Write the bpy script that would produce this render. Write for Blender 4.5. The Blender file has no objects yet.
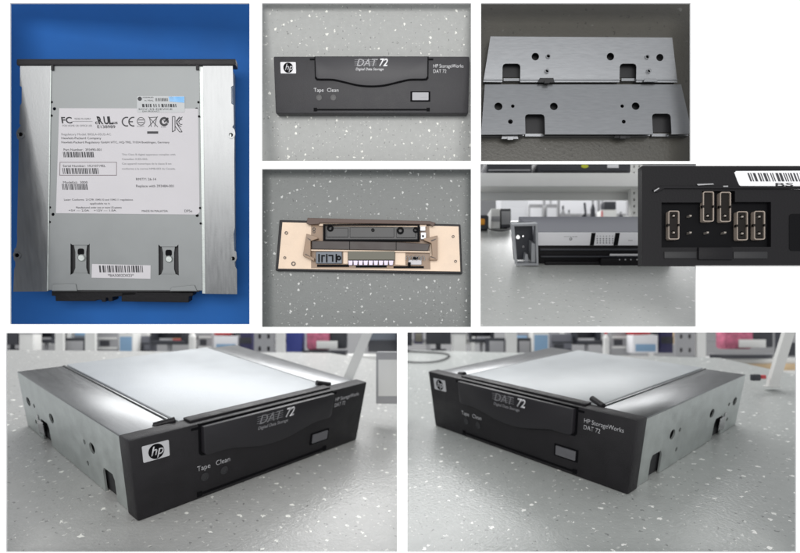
import bpy, bmesh, math, random
from mathutils import Matrix, Vector
random.seed(7)
S = bpy.context.scene
COL = S.collection
F, CU, CV = 520.0, 400.0, 340.0      # focal length and principal point in photograph pixels (800 wide)
CZ = 1.30                            # camera height
W = 148.5

# ------------------------------------------------------------------ camera conversion
def cam2world(p):
    return Vector((p[0], p[2] - 1.0, CZ - p[1]))

class Stage:
    """A local frame (columns R, origin t, in local units) set at scale s in front of the camera."""
    def __init__(self, R, t, s):
        self.R = Matrix(R); self.t = Vector(t); self.s = s
        C = Matrix(((1, 0, 0), (0, 0, 1), (0, -1, 0)))
        M3 = C @ self.R
        o = cam2world(self.t * s)
        M = (M3 * s).to_4x4()
        M.translation = o
        self.M = M
    def U(self, u, v, z=0.0):
        """Point of the local plane at height z seen at a place of the photograph."""
        d = self.R.transposed() @ Vector(((u - CU) / F, (v - CV) / F, 1.0))
        o = self.R.transposed() @ (-self.t)
        k = (z - o.z) / d.z
        p = o + d * k
        return (p.x, p.y)
    def L(self, pts, z=0.0):
        return [self.U(u, v, z) for u, v in pts]

def front_stage(u0, v0, Z, tilt, s):
    b = math.radians(tilt); c, n = math.cos(b), math.sin(b)
    R = ((1, 0, 0), (0, -c, -n), (0, n, -c))
    t = Vector(((u0 - CU) / F * Z / s, (v0 - CV) / F * Z / s, Z / s))
    return Stage(R, t, s)

# ------------------------------------------------------------------ mesh helpers
def box(bm, x0, x1, y0, y1, z0, z1, bev=0.0, seg=2, M=None):
    r = bmesh.ops.create_cube(bm, size=1.0)
    vs = r['verts']
    for v in vs:
        v.co = Vector(((x0 + x1) / 2 + v.co.x * (x1 - x0), (y0 + y1) / 2 + v.co.y * (y1 - y0), (z0 + z1) / 2 + v.co.z * (z1 - z0)))
    if M is not None:
        for v in vs: v.co = M @ v.co
    if bev:
        es = list({e for v in vs for e in v.link_edges})
        bmesh.ops.bevel(bm, geom=es, offset=bev, segments=seg, profile=0.5, affect='EDGES')

def prism(bm, loops, h0, h1, M=None, bev=0.0):
    """Plate with holes: loops of 2D points, first the outline; extruded from h0 to h1 along local z, then M."""
    M = M or Matrix.Identity(4)
    b2 = bmesh.new(); es = []
    for l in loops:
        vs = [b2.verts.new((x, y, 0)) for x, y in l]
        es += [b2.edges.new((vs[i], vs[(i + 1) % len(vs)])) for i in range(len(vs))]
    bmesh.ops.triangle_fill(b2, use_beauty=True, edges=es)
    b2.verts.index_update()
    tris = [[v.index for v in f.verts] for f in b2.faces]; b2.free()
    flat = [p for l in loops for p in l]
    lo = [bm.verts.new(M @ Vector((x, y, h0))) for x, y in flat]
    hi = [bm.verts.new(M @ Vector((x, y, h1))) for x, y in flat]
    nf = []
    for t in tris:
        for vs in (lo, hi):
            try: nf.append(bm.faces.new([vs[i] for i in t]))
            except ValueError: pass
    k = 0
    for l in loops:
        n = len(l)
        for i in range(n):
            a, b = k + i, k + (i + 1) % n
            try: nf.append(bm.faces.new((lo[a], lo[b], hi[b], hi[a])))
            except ValueError: pass
        k += n
    bmesh.ops.recalc_face_normals(bm, faces=nf)
    if bev:
        es = [e for f in nf for e in f.edges if len(e.link_faces) == 2 and e.calc_face_angle(0) > 0.6]
        bmesh.ops.bevel(bm, geom=list(set(es)), offset=bev, segments=2, profile=0.5, affect='EDGES', clamp_overlap=True)

def cyl(bm, c, r, h0, h1, M=None, n=20, r2=None):
    M = M or Matrix.Identity(4)
    r2 = r if r2 is None else r2
    lo = [bm.verts.new(M @ Vector((c[0] + r * math.cos(a), c[1] + r * math.sin(a), h0))) for a in [2 * math.pi * i / n for i in range(n)]]
    hi = [bm.verts.new(M @ Vector((c[0] + r2 * math.cos(a), c[1] + r2 * math.sin(a), h1))) for a in [2 * math.pi * i / n for i in range(n)]]
    bm.faces.new(lo[::-1]); bm.faces.new(hi)
    for i in range(n): bm.faces.new((lo[i], lo[(i + 1) % n], hi[(i + 1) % n], hi[i]))

def ring(bm, c, r0, r1, h0, h1, M=None, n=24):
    prism(bm, [circ(c, r1, n), circ(c, r0, n)], h0, h1, M)

def tube(bm, pts, r, n=8):
    pts = [Vector(p) for p in pts]; rings = []
    for i, p in enumerate(pts):
        d = (pts[min(i + 1, len(pts) - 1)] - pts[max(i - 1, 0)]).normalized()
        a = d.orthogonal().normalized() if not rings else (prev - d * prev.dot(d)).normalized()
        prev = a; b = d.cross(a)
        rings.append([bm.verts.new(p + (a * math.cos(t) + b * math.sin(t)) * r) for t in [2 * math.pi * k / n for k in range(n)]])
    for q, w in zip(rings, rings[1:]):
        for k in range(n): bm.faces.new((q[k], q[(k + 1) % n], w[(k + 1) % n], w[k]))
    bm.faces.new(rings[0][::-1]); bm.faces.new(rings[-1])

def smooth_curve(pts, sub=6):
    out = []
    P = [Vector(p) for p in pts]
    for i in range(len(P) - 1):
        p0, p1, p2, p3 = P[max(i - 1, 0)], P[i], P[i + 1], P[min(i + 2, len(P) - 1)]
        for k in range(sub):
            t = k / sub
            out.append(0.5 * ((2 * p1) + (-p0 + p2) * t + (2 * p0 - 5 * p1 + 4 * p2 - p3) * t * t + (-p0 + 3 * p1 - 3 * p2 + p3) * t ** 3))
    out.append(P[-1]); return out

def circ(c, r, n=20): return [(c[0] + r * math.cos(2 * math.pi * i / n), c[1] + r * math.sin(2 * math.pi * i / n)) for i in range(n)]
def rrect(x0, x1, y0, y1, r=1.0, n=4):
    out = []
    for cx, cy, a in ((x1 - r, y1 - r, 0), (x0 + r, y1 - r, 90), (x0 + r, y0 + r, 180), (x1 - r, y0 + r, 270)):
        for i in range(n + 1):
            t = math.radians(a + 90 * i / n); out.append((cx + r * math.cos(t), cy + r * math.sin(t)))
    return out

def text(bm, s, x, y, size, M=None, h0=0.0, h1=0.12, align='LEFT', shear=0.0, bold=0.0, xs=1.0, space=1.0):
    """Lettering as a thin raised mesh; size is the height of a capital; (x, y) is the baseline start."""
    cu = bpy.data.curves.new('t', 'FONT')
    cu.body = s; cu.size = size / 0.72; cu.align_x = align; cu.shear = shear; cu.offset = bold * size
    cu.space_character = space; cu.resolution_u = 3
    o = bpy.data.objects.new('t', cu); COL.objects.link(o)
    dg = bpy.context.evaluated_depsgraph_get(); dg.update()
    me = bpy.data.meshes.new_from_object(o.evaluated_get(dg))
    bpy.data.objects.remove(o); bpy.data.curves.remove(cu)
    M = M or Matrix.Identity(4)
    b2 = bmesh.new(); b2.from_mesh(me); bpy.data.meshes.remove(me)
    r = bmesh.ops.extrude_face_region(b2, geom=b2.faces[:])
    top = {v for v in r['geom'] if isinstance(v, bmesh.types.BMVert)}
    for v in b2.verts:
        v.co = M @ Vector((x + v.co.x * xs, y + v.co.y, h1 if v in top else h0))
    tmp = bpy.data.meshes.new('t'); b2.to_mesh(tmp); b2.free()
    bm.from_mesh(tmp); bpy.data.meshes.remove(tmp)

def barcode(bm, x0, x1, y0, y1, h0=0.0, h1=0.1, M=None, seed=1, unit=None, lean=0.0):
    rnd = random.Random(seed); u = unit or (x1 - x0) / 70.0; x = x0
    M = M or Matrix.Identity(4)
    while x < x1 - u:
        w = u * rnd.choice((1, 1, 1.6, 2.4)); w = min(w, x1 - x)
        prism(bm, [[(x, y1), (x + w, y1), (x + w + lean, y0), (x + lean, y0)]], h0, h1, M)
        x += w + u * rnd.choice((1, 1, 1.5, 2.2))

# ------------------------------------------------------------------ objects
LOC = {}
def obj(name, bm, mat, parent=None, post=None, smooth=False, label=None):
    if post:
        for v in bm.verts: v.co = post(v.co)
    if parent is not None:
        root = parent
        while root.parent: root = root.parent
        off = LOC.get(root.name)
        if off is not None:
            for v in bm.verts: v.co = v.co - off
    me = bpy.data.meshes.new(name)
    bmesh.ops.recalc_face_normals(bm, faces=bm.faces[:])
    bm.to_mesh(me); bm.free()
    me.materials.append(mat)
    if smooth:
        for p in me.polygons: p.use_smooth = True
        try: me.set_sharp_from_angle(angle=math.radians(35))
        except Exception: pass
    o = bpy.data.objects.new(name, me); COL.objects.link(o)
    if parent is not None: o.parent = parent
    if label: o['label'] = label
    return o

def tag(o, label=None, cat=None, group=None, kind=None):
    if label: o['label'] = label
    if cat: o['category'] = cat
    if group: o['group'] = group
    if kind: o['kind'] = kind
    return o

def thing(stage, name, label, cat, loc=(0, 0, 0), group=None, rot=None):
    o = bpy.data.objects.new(name, None); COL.objects.link(o)
    o.empty_display_size = 0.02
    M = stage.M if stage is not None else Matrix.Identity(4)
    o.matrix_world = M @ Matrix.Translation(loc) @ (rot or Matrix.Identity(4))
    if rot is None: LOC[o.name] = Vector(loc)
    return tag(o, label, cat, group)

def struct(name, bm, mat, stage=None):
    o = obj(name, bm, mat)
    if stage is not None: o.matrix_world = stage.M
    return tag(o, kind='structure')

def dup(root, M, label, group=None):
    r = root.copy(); COL.objects.link(r); r.matrix_world = M; r['label'] = label
    if group: r['group'] = group
    for ch in list(root.children):
        c = ch.copy(); COL.objects.link(c); c.parent = r
        for g in list(ch.children):
            d = g.copy(); COL.objects.link(d); d.parent = c
    return r

# ------------------------------------------------------------------ materials
def mat(name, col, rough=0.5, metal=0.0, bump=0.0, bscale=200.0, var=0.0, vscale=20.0, stretch=(1, 1, 1), coat=0.0, spec=0.5):
    m = bpy.data.materials.new(name); m.use_nodes = True
    nt = m.node_tree; b = nt.nodes['Principled BSDF']
    b.inputs['Base Color'].default_value = (*col, 1); b.inputs['Roughness'].default_value = rough
    b.inputs['Metallic'].default_value = metal; b.inputs['Specular IOR Level'].default_value = spec
    if coat: b.inputs['Coat Weight'].default_value = coat; b.inputs['Coat Roughness'].default_value = 0.1
    tc = nt.nodes.new('ShaderNodeTexCoord'); mp = nt.nodes.new('ShaderNodeMapping')
    mp.inputs['Scale'].default_value = stretch
    nt.links.new(tc.outputs['Object'], mp.inputs['Vector'])
    if var:
        n = nt.nodes.new('ShaderNodeTexNoise'); n.inputs['Scale'].default_value = vscale; n.inputs['Detail'].default_value = 6
        nt.links.new(mp.outputs[0], n.inputs['Vector'])
        mr = nt.nodes.new('ShaderNodeMapRange'); mr.inputs[1].default_value = 0.3; mr.inputs[2].default_value = 0.7
        mr.inputs[3].default_value = 1 - var; mr.inputs[4].default_value = 1 + var
        nt.links.new(n.outputs[0], mr.inputs[0])
        mx = nt.nodes.new('ShaderNodeVectorMath'); mx.operation = 'SCALE'; mx.inputs[0].default_value = col
        nt.links.new(mr.outputs[0], mx.inputs['Scale']); nt.links.new(mx.outputs[0], b.inputs['Base Color'])
        mr2 = nt.nodes.new('ShaderNodeMapRange'); mr2.inputs[1].default_value = 0.3; mr2.inputs[2].default_value = 0.7
        mr2.inputs[3].default_value = max(rough - var * 0.5, 0.03); mr2.inputs[4].default_value = min(rough + var * 0.5, 1)
        nt.links.new(n.outputs[0], mr2.inputs[0]); nt.links.new(mr2.outputs[0], b.inputs['Roughness'])
    if bump:
        n2 = nt.nodes.new('ShaderNodeTexNoise'); n2.inputs['Scale'].default_value = bscale; n2.inputs['Detail'].default_value = 3
        nt.links.new(tc.outputs['Object'], n2.inputs['Vector'])
        bp = nt.nodes.new('ShaderNodeBump'); bp.inputs['Strength'].default_value = bump; bp.inputs['Distance'].default_value = 0.1
        nt.links.new(n2.outputs[0], bp.inputs['Height']); nt.links.new(bp.outputs[0], b.inputs['Normal'])
    return m

def speckle(name, base, chip=(0.75, 0.75, 0.7), cell=9.0, rough=0.35, amount=1.0, bump=0.06, grain=0.62):
    """Grey sheet flooring with scattered pale and a few dark chips; coordinates in the floor's own units."""
    m = bpy.data.materials.new(name); m.use_nodes = True
    nt = m.node_tree; N = nt.nodes.new; Lk = nt.links.new; b = nt.nodes['Principled BSDF']
    tc = N('ShaderNodeTexCoord')
    nz = N('ShaderNodeTexNoise'); nz.inputs['Scale'].default_value = 3.4 / cell; nz.inputs['Detail'].default_value = 5
    Lk(tc.outputs['Object'], nz.inputs['Vector'])
    sb = N('ShaderNodeVectorMath'); sb.operation = 'SUBTRACT'; sb.inputs[1].default_value = (.5, .5, .5)
    Lk(nz.outputs['Color'], sb.inputs[0])
    sc = N('ShaderNodeVectorMath'); sc.operation = 'SCALE'; sc.inputs['Scale'].default_value = cell * 0.75
    Lk(sb.outputs[0], sc.inputs[0])
    ad = N('ShaderNodeVectorMath'); Lk(tc.outputs['Object'], ad.inputs[0]); Lk(sc.outputs[0], ad.inputs[1])
    def layer(c, lo, hi, r):
        v = N('ShaderNodeTexVoronoi'); v.voronoi_dimensions = '2D'; v.inputs['Scale'].default_value = 1.0 / c
        Lk(ad.outputs[0], v.inputs['Vector'])
        sp = N('ShaderNodeSeparateColor'); Lk(v.outputs['Color'], sp.inputs[0])
        mr = N('ShaderNodeMapRange'); mr.inputs[1].default_value = lo; mr.inputs[2].default_value = hi
        mr.inputs[3].default_value = 0.0; mr.inputs[4].default_value = r
        Lk(sp.outputs[0], mr.inputs[0])
        lt = N('ShaderNodeMath'); lt.operation = 'LESS_THAN'; Lk(v.outputs['Distance'], lt.inputs[0]); Lk(mr.outputs[0], lt.inputs[1])
        return lt, sp
    big, bs = layer(cell * 1.5, 1 - 0.42 * amount, 1.0, 0.145)
    sml, ss = layer(cell * 0.62, 1 - 0.40 * amount, 1.0, 0.19)
    drk, ds = layer(cell * 0.8, 0.55, 1.0, 0.15)
    # base tint with soft mottling
    n2 = N('ShaderNodeTexNoise'); n2.inputs['Scale'].default_value = 0.9 / cell; n2.inputs['Detail'].default_value = 8; n2.inputs['Roughness'].default_value = grain
    Lk(tc.outputs['Object'], n2.inputs['Vector'])
    cr = N('ShaderNodeMix'); cr.data_type = 'RGBA'
    cr.inputs['A'].default_value = (*[x * 0.86 for x in base], 1); cr.inputs['B'].default_value = (*[x * 1.12 for x in base], 1)
    Lk(n2.outputs[0], cr.inputs['Factor'])
    def over(prev, mask, colour, var=None):
        mx = N('ShaderNodeMix'); mx.data_type = 'RGBA'
        Lk(mask.outputs[0], mx.inputs['Factor']); Lk(prev, mx.inputs['A']); mx.inputs['B'].default_value = (*colour, 1)
        return mx.outputs['Result']
    c = over(cr.outputs['Result'], drk, [x * 0.55 for x in base])
    c = over(c, sml, [0.42 * a + 0.58 * x for a, x in zip(chip, base)])
    c = over(c, big, chip)
    Lk(c, b.inputs['Base Color'])
    b.inputs['Roughness'].default_value = rough
    n3 = N('ShaderNodeTexNoise'); n3.inputs['Scale'].default_value = 3.2 / cell; n3.inputs['Detail'].default_value = 2
    Lk(tc.outputs['Object'], n3.inputs['Vector'])
    bp = N('ShaderNodeBump'); bp.inputs['Strength'].default_value = bump; bp.inputs['Distance'].default_value = 0.4
    Lk(n3.outputs[0], bp.inputs['Height']); Lk(bp.outputs[0], b.inputs['Normal'])
    return m

MT = {}
MT['white'] = mat('white_paint', (0.90, 0.90, 0.90), 0.8, spec=0.2)
MT['bezel'] = mat('black_moulded_plastic', (0.0125, 0.0115, 0.0135), 0.45, bump=0.14, bscale=2.2, spec=0.32, var=0.18, vscale=0.12)
MT['flap'] = mat('black_door_plastic', (0.016, 0.015, 0.018), 0.38, bump=0.06, bscale=3.0, spec=0.4)
MT['face2'] = mat('lit_faceplate_plastic', (0.033, 0.032, 0.036), 0.45, bump=0.14, bscale=2.2, spec=0.4, var=0.15, vscale=0.12)  # lit copy of the black bezel plastic, brightness put into the colour
MT['flap2'] = mat('lit_door_plastic', (0.042, 0.041, 0.046), 0.42, bump=0.06, bscale=3.0, spec=0.4)  # lit copy of the black door plastic, made brighter by colour
MT['gap'] = mat('dark_gap', (0.003, 0.003, 0.004), 0.7, spec=0.1)
MT['galv'] = mat('galvanised_steel', (0.205, 0.21, 0.215), 0.33, 1.0, var=0.07, vscale=0.6, stretch=(1, 0.12, 1), bump=0.012, bscale=1.2)
MT['steel'] = mat('bracket_steel', (0.29, 0.298, 0.312), 0.34, 1.0, var=0.04, vscale=0.9, stretch=(0.12, 1, 1), bump=0.012, bscale=0.8)
MT['side'] = mat('side_steel', (0.46, 0.49, 0.48), 0.46, 0.75, var=0.10, vscale=0.15, bump=0.04, bscale=1.0)
MT['chan'] = mat('channel_steel', (0.34, 0.35, 0.37), 0.5, 0.6)
MT['lid'] = mat('lid_coated_steel', (0.46, 0.485, 0.50), 0.42, 0.1, var=0.05, vscale=0.06, bump=0.03, bscale=1.0)
MT['lidgrey'] = mat('lid_grey_steel', (0.225, 0.236, 0.24), 0.45, 0.4, var=0.05, vscale=0.05)
MT['paper'] = mat('label_paper', (0.52, 0.505, 0.53), 0.55, var=0.02, vscale=0.05)
MT['ink'] = mat('label_ink', (0.03, 0.03, 0.035), 0.6)
MT['inkgrey'] = mat('faint_label_ink', (0.20, 0.20, 0.21), 0.6)
MT['inkred'] = mat('frame_ink', (0.16, 0.13, 0.14), 0.6)
MT['silver'] = mat('silver_print', (0.55, 0.55, 0.57), 0.4, 0.2)
MT['dimsilver'] = mat('dim_silver_print', (0.22, 0.22, 0.235), 0.4, 0.2)
MT['whiteprint'] = mat('white_print', (0.80, 0.80, 0.82), 0.5)
MT['button'] = mat('grey_button', (0.11, 0.11, 0.12), 0.45)
MT['led'] = mat('dim_indicator_lens', (0.025, 0.025, 0.028), 0.35)
MT['faint_silver'] = mat('faint_silver_print', (0.27, 0.27, 0.285), 0.4, 0.2)
MT['softprint'] = mat('soft_white_print', (0.45, 0.45, 0.47), 0.5)
MT['pale_button'] = mat('pale_grey_button', (0.36, 0.36, 0.38), 0.5)
MT['foil'] = mat('silver_foil_label', (0.30, 0.31, 0.32), 0.4, 0.3)
MT['holo'] = mat('hologram_foil', (0.10, 0.24, 0.42), 0.3, 0.3, var=0.6, vscale=0.12)
MT['dark'] = mat('dark_interior', (0.012, 0.012, 0.014), 0.6)
MT['bluemat'] = mat('blue_mat', (0.015, 0.105, 0.36), 0.7, spec=0.2, var=0.05, vscale=0.04, bump=0.05, bscale=2.0)
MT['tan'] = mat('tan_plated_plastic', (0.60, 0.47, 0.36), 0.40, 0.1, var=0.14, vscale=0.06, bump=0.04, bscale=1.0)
MT['tan_shade'] = mat('tan_side_shade_plastic', (0.27, 0.18, 0.12), 0.45, var=0.15, vscale=0.1)  # brown of the pocket arms; on the middle plate it paints shade
MT['brown'] = mat('brown_plastic', (0.075, 0.042, 0.032), 0.5)
MT['umber'] = mat('dark_brown_bar', (0.040, 0.030, 0.028), 0.5, var=0.1, vscale=0.1)
MT['bin'] = mat('black_bin_plastic', (0.022, 0.022, 0.024), 0.38)
MT['olive'] = mat('olive_grey_pad', (0.13, 0.125, 0.10), 0.6)
MT['lens'] = mat('lilac_silver_lens', (0.30, 0.27, 0.35), 0.25, 0.4)
MT['module'] = mat('blue_grey_module', (0.13, 0.15, 0.18), 0.45)
MT['chrome'] = mat('chrome', (0.50, 0.50, 0.51), 0.2, 1.0)
MT['black'] = mat('black_casing', (0.006, 0.0055, 0.007), 0.55, bump=0.06, bscale=0.5, spec=0.22)
MT['blackdeep'] = mat('deep_black_socket', (0.003, 0.003, 0.004), 0.6, spec=0.1)
MT['jumper'] = mat('pale_jumper_rim', (0.31, 0.26, 0.22), 0.45)
MT['jumperin'] = mat('jumper_brown_core', (0.006, 0.004, 0.003), 0.55, spec=0.2)
MT['pin'] = mat('connector_pin', (0.55, 0.50, 0.45), 0.3, 0.7)
MT['grey'] = mat('pale_grey_panel', (0.15, 0.155, 0.18), 0.6)
MT['palepanel'] = mat('light_grey_panel', (0.72, 0.72, 0.75), 0.5)
MT['shelfw'] = mat('white_shelf_enamel', (0.72, 0.72, 0.70), 0.45, var=0.04, vscale=6)
MT['charcoal'] = mat('charcoal_plastic', (0.030, 0.032, 0.040), 0.45)
MT['navy'] = mat('navy_plastic', (0.03, 0.028, 0.09), 0.5)
MT['blue'] = mat('blue_plastic', (0.03, 0.045, 0.24), 0.45)
MT['red'] = mat('red_plastic', (0.55, 0.06, 0.07), 0.5)
MT['pink'] = mat('pink_fabric', (0.50, 0.14, 0.22), 0.8, var=0.4, vscale=30)
MT['skyb'] = mat('light_blue_card', (0.22, 0.36, 0.52), 0.6)
MT['wood'] = mat('pale_wood_edge', (0.62, 0.46, 0.28), 0.5, var=0.15, vscale=10)
MT['offw'] = mat('off_white_enamel', (0.70, 0.70, 0.68), 0.5)
MT['midgrey'] = mat('mid_grey_enamel', (0.33, 0.33, 0.34), 0.5, var=0.05, vscale=8)
MT['orange'] = mat('orange_plastic', (0.80, 0.33, 0.02), 0.45)
MT['yellow'] = mat('yellow_green_sticker', (0.55, 0.58, 0.03), 0.6)
MT['cable'] = mat('black_cable', (0.02, 0.02, 0.022), 0.5)
MT['floor_p2'] = speckle('grey_speckled_vinyl', (0.325, 0.332, 0.325), cell=4.4, bump=0.025)
MT['floor_p3'] = speckle('dark_olive_vinyl', (0.058, 0.055, 0.047), chip=(.12, .12, .11), cell=9.0, amount=0.12, bump=0.03)  # dim exposure of this panel put into the olive base colour
MT['floor_p4'] = speckle('dim_speckled_vinyl', (0.122, 0.131, 0.129), chip=(.46, .47, .46), cell=4.4, bump=0.025)  # same speckled flooring, its dimmer exposure put into the base colour
MT['floor_p5'] = speckle('pale_speckled_vinyl', (0.33, 0.34, 0.33), chip=(.62, .62, .61), cell=9.0, bump=0.03, amount=0.7)
MT['floor_p6'] = speckle('worktop_speckled_vinyl', (0.40, 0.402, 0.392), chip=(.85, .85, .80), cell=5.2, rough=0.30)
MT['floor_p7'] = speckle('worktop_grey_vinyl', (0.375, 0.39, 0.38), chip=(.85, .85, .82), cell=5.0, rough=0.30)

# ------------------------------------------------------------------ the white display wall with its openings
OPEN = [(10, 249.5, 3, 324.3), (262, 471, 3, 161), (481, 690.5, 3, 161.2), (262, 471, 169, 327), (480.5, 696, 164, 326.5),
        (642, 860, 166, 265.3), (6, 397, 333.2, 552.2), (407.5, 796.3, 332.5, 552.2)]
def wx(u, Z=1.0): return (u - CU) / F * Z
def wz(v, Z=1.0): return CZ - (v - CV) / F * Z
def build_wall():
    xs = sorted({-420, 1220} | {a for o in OPEN for a in o[:2]}); ys = sorted({-330, 930} | {a for o in OPEN for a in o[2:]})
    bm = bmesh.new(); V = {}
    def vert(u, v):
        if (u, v) not in V: V[(u, v)] = bm.verts.new((wx(u), 0, wz(v)))
        return V[(u, v)]
    for a, b in zip(xs, xs[1:]):
        for c, d in zip(ys, ys[1:]):
            mu, mv = (a + b) / 2, (c + d) / 2
            if any(o[0] < mu < o[1] and o[2] < mv < o[3] for o in OPEN): continue
            bm.faces.new((vert(a, d), vert(b, d), vert(b, c), vert(a, c)))
    r = bmesh.ops.extrude_face_region(bm, geom=bm.faces[:])
    for v in r['geom']:
        if isinstance(v, bmesh.types.BMVert): v.co.y += 0.003
    return struct('wall', bm, MT['white'])
build_wall()
MT['room'] = mat('pale_room_paint', (0.27, 0.27, 0.275), 0.8)
bm = bmesh.new(); box(bm, -4.5, 4.5, 4.3, 4.35, -0.8, 4.0); struct('back_wall', bm, MT['room'])

def floor_sheet(stage, corners, name, m, z=0.0, th=1.0, sub=False):
    bm = bmesh.new(); prism(bm, [stage.L(corners, z)], z - th, z); return struct(name, bm, m, stage)

# ================================================================== the front bezel (used on drives and on its own)
FR = Matrix(((1, 0, 0, 0), (0, 0, -1, 0), (0, 1, 0, 0), (0, 0, 0, 1)))     # (x, z, out) -> drive frame, out = -y
def bezel_parts(root, H, post=None, detached=False, depth=9.0):
    k = H / 41.5
    def zt(b): return H - b * k                      # distance below the top edge
    bm = bmesh.new()
    prism(bm, [[(0, 0), (W, 0), (W, H), (0, H)]], -depth, 0.0, FR, bev=0.9)
    if not detached:
        box(bm, 29, 119, 3.2, depth, H - 0.3, H + 1.1, 0.5)
    plate = obj('bezel' if not detached else 'faceplate', bm, MT['face2'] if detached else MT['bezel'], root, post, smooth=True)
    par = root if detached else plate
    # groove round the door, ears and lower slot
    low = [(107, zt(16.6)), (102, zt(16.9)), (94, zt(18.6)), (84, zt(20.8)), (74, zt(21.5)), (64, zt(20.8)), (54, zt(18.6)), (46, zt(16.9)), (41, zt(16.6))]
    def door(e, top):
        low2 = [(p.x, p.y - e) for p in [Vector((a, b, 0)) for a, b in low]]
        low2 = [(p.x, p.y) for p in smooth_curve([(a, b, 0) for a, b in low2], 5)]
        return [(32 - e, top), (32 - e, zt(15.0) - e), (33.2 - e, zt(16.4) - e), (35, zt(16.6) - e)] [:4][::1] + low2[::-1] + [(113, zt(16.6) - e), (115.3 + e, zt(16.4) - e), (116.5 + e, zt(15.0) - e), (116.5 + e, top)]
    bm = bmesh.new()
    prism(bm, [door(1.0, zt(0.2))], -0.5, 0.22, FR)
    box(bm, 27.5, 32, -0.18, 1, zt(2.9), zt(1.6)); box(bm, 116.5, 121, -0.18, 1, zt(2.9), zt(1.6))
    box(bm, 29.6, 118.6, -0.2, 1, zt(39.4), zt(38.2)); box(bm, 29.4, 32.0, -0.24, 1, zt(40.0), zt(37.4)); box(bm, 116.2, 118.8, -0.24, 1, zt(40.0), zt(37.4))
    box(bm, 103.8, 119.0, -0.2, 1, zt(32.9), zt(25.4))
    obj('groove', bm, MT['gap'], par, post)
    bm = bmesh.new()
    FD = 1.9 if detached else 3.0
    prism(bm, [door(0.0, zt(1.0))], 0.0, FD, FR, bev=0.5 if detached else 0.9)
    dr = obj('flap_door', bm, MT['flap2'] if detached else MT['flap'], par, post, smooth=True)
    if not detached:
        bm = bmesh.new()
        cyl(bm, (0, 0), 1.5, -8, 1.2, Matrix.Translation((24.5, 10.0, H + 0.2)) @ Matrix.Rotation(math.radians(78), 4, 'Y') @ Matrix.Rotation(math.radians(20), 4, 'X')); obj('hook', bm, MT['bezel'], par, post, smooth=True); bm = bmesh.new()
        cyl(bm, (0, 0), 1.5, -1.2, 8, Matrix.Translation((124.0, 10.0, H + 0.2)) @ Matrix.Rotation(math.radians(102 - 180), 4, 'Y') @ Matrix.Rotation(math.radians(-20), 4, 'X'))
        obj('hook', bm, MT['bezel'], par, post, smooth=True)
    # maker's badge
    bm = bmesh.new(); prism(bm, [rrect(5.1, 16.8, zt(12.4), zt(4.2), 0.5)], 0.0, 0.25, FR)
    obj('badge_plate', bm, MT['silver'], par, post)
    bm = bmesh.new(); prism(bm, [circ((10.95, zt(8.3)), 3.6 * k + .15, 28)], 0.25, 0.37, FR)
    obj('badge_disc', bm, MT['gap'], par, post)
    bm = bmesh.new(); text(bm, 'hp', 8.25, zt(10.0), 4.6 * k, FR, 0.37, 0.47, shear=0.3, bold=0.012, xs=0.98)
    obj('badge_letters', bm, MT['silver'], par, post)
    # lettering
    lm = MT['whiteprint'] if detached else MT['softprint']
    for w_, x_, b_, c_, q_ in (('Tape', 29.8, 25.7, 2.9, 0.98), ('Clean', 39.9, 25.7, 2.9, 0.98), ('HP StorageWorks', 120.9, 8.2, 2.65, 0.86), ('DAT 72', 120.9, 12.0, 2.65, 0.86)):
        bm = bmesh.new(); text(bm, w_, x_, zt(b_), c_ * k, FR, 0, 0.12, xs=q_, bold=-0.012)
        obj('lettering', bm, lm, par, post)
    bm = bmesh.new(); text(bm, 'DAT', 62.6, zt(7.6), 5.2 * k, FR, FD, FD + .1, shear=0.28, xs=1.05); obj('door_lettering', bm, MT['silver'] if detached else MT['faint_silver'], par, post)
    bm = bmesh.new(); text(bm, 'Digital Data Storage', 62.2, zt(10.7), 1.9 * k, FR, FD, FD + .1, shear=0.2, xs=1.0); obj('door_lettering', bm, MT['silver'] if detached else MT['faint_silver'], par, post)
    bm = bmesh.new(); text(bm, 'DAT', 62.6, zt(7.6), 5.2 * k, FR, FD + .1, FD + .16, shear=0.28, bold=-0.035, xs=1.05)
    obj('door_letter_core', bm, MT['dimsilver'], par, post)
    for q in range(4):
        bm = bmesh.new(); box(bm, 61.5, 78, -FD - .16, -FD - .1, zt(3.25 + q * 1.25), zt(3.0 + q * 1.25)); obj('door_stripe', bm, MT['dimsilver'], par, post)
    bm = bmesh.new(); text(bm, '72', 79.6, zt(7.6), 5.4 * k, FR, FD, FD + .15, shear=0.25, bold=0.03, xs=0.9)
    obj('door_numerals', bm, MT['whiteprint'] if detached else MT['silver'], par, post)
    for x in (33.8, 44.7):
        bm = bmesh.new(); ring(bm, (x, zt(29.9)), 1.5, 2.1, -0.2, 0.25, FR); cyl(bm, (x, zt(29.9)), 1.45, -0.3, 0.12, FR)
        obj('indicator_light', bm, MT['led'], par, post, smooth=True)
    bm = bmesh.new()
    prism(bm, [rrect(105.2, 117.6, zt(31.9), zt(26.3), 0.3)], 0.0, 0.8, FR, bev=0.2)
    box(bm, 111.5, 116.5, -0.95, -0.8, zt(30.0), zt(29.6))
    obj('eject_button', bm, MT['button'] if not detached else MT['pale_button'], par, post)
    return plate

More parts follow.
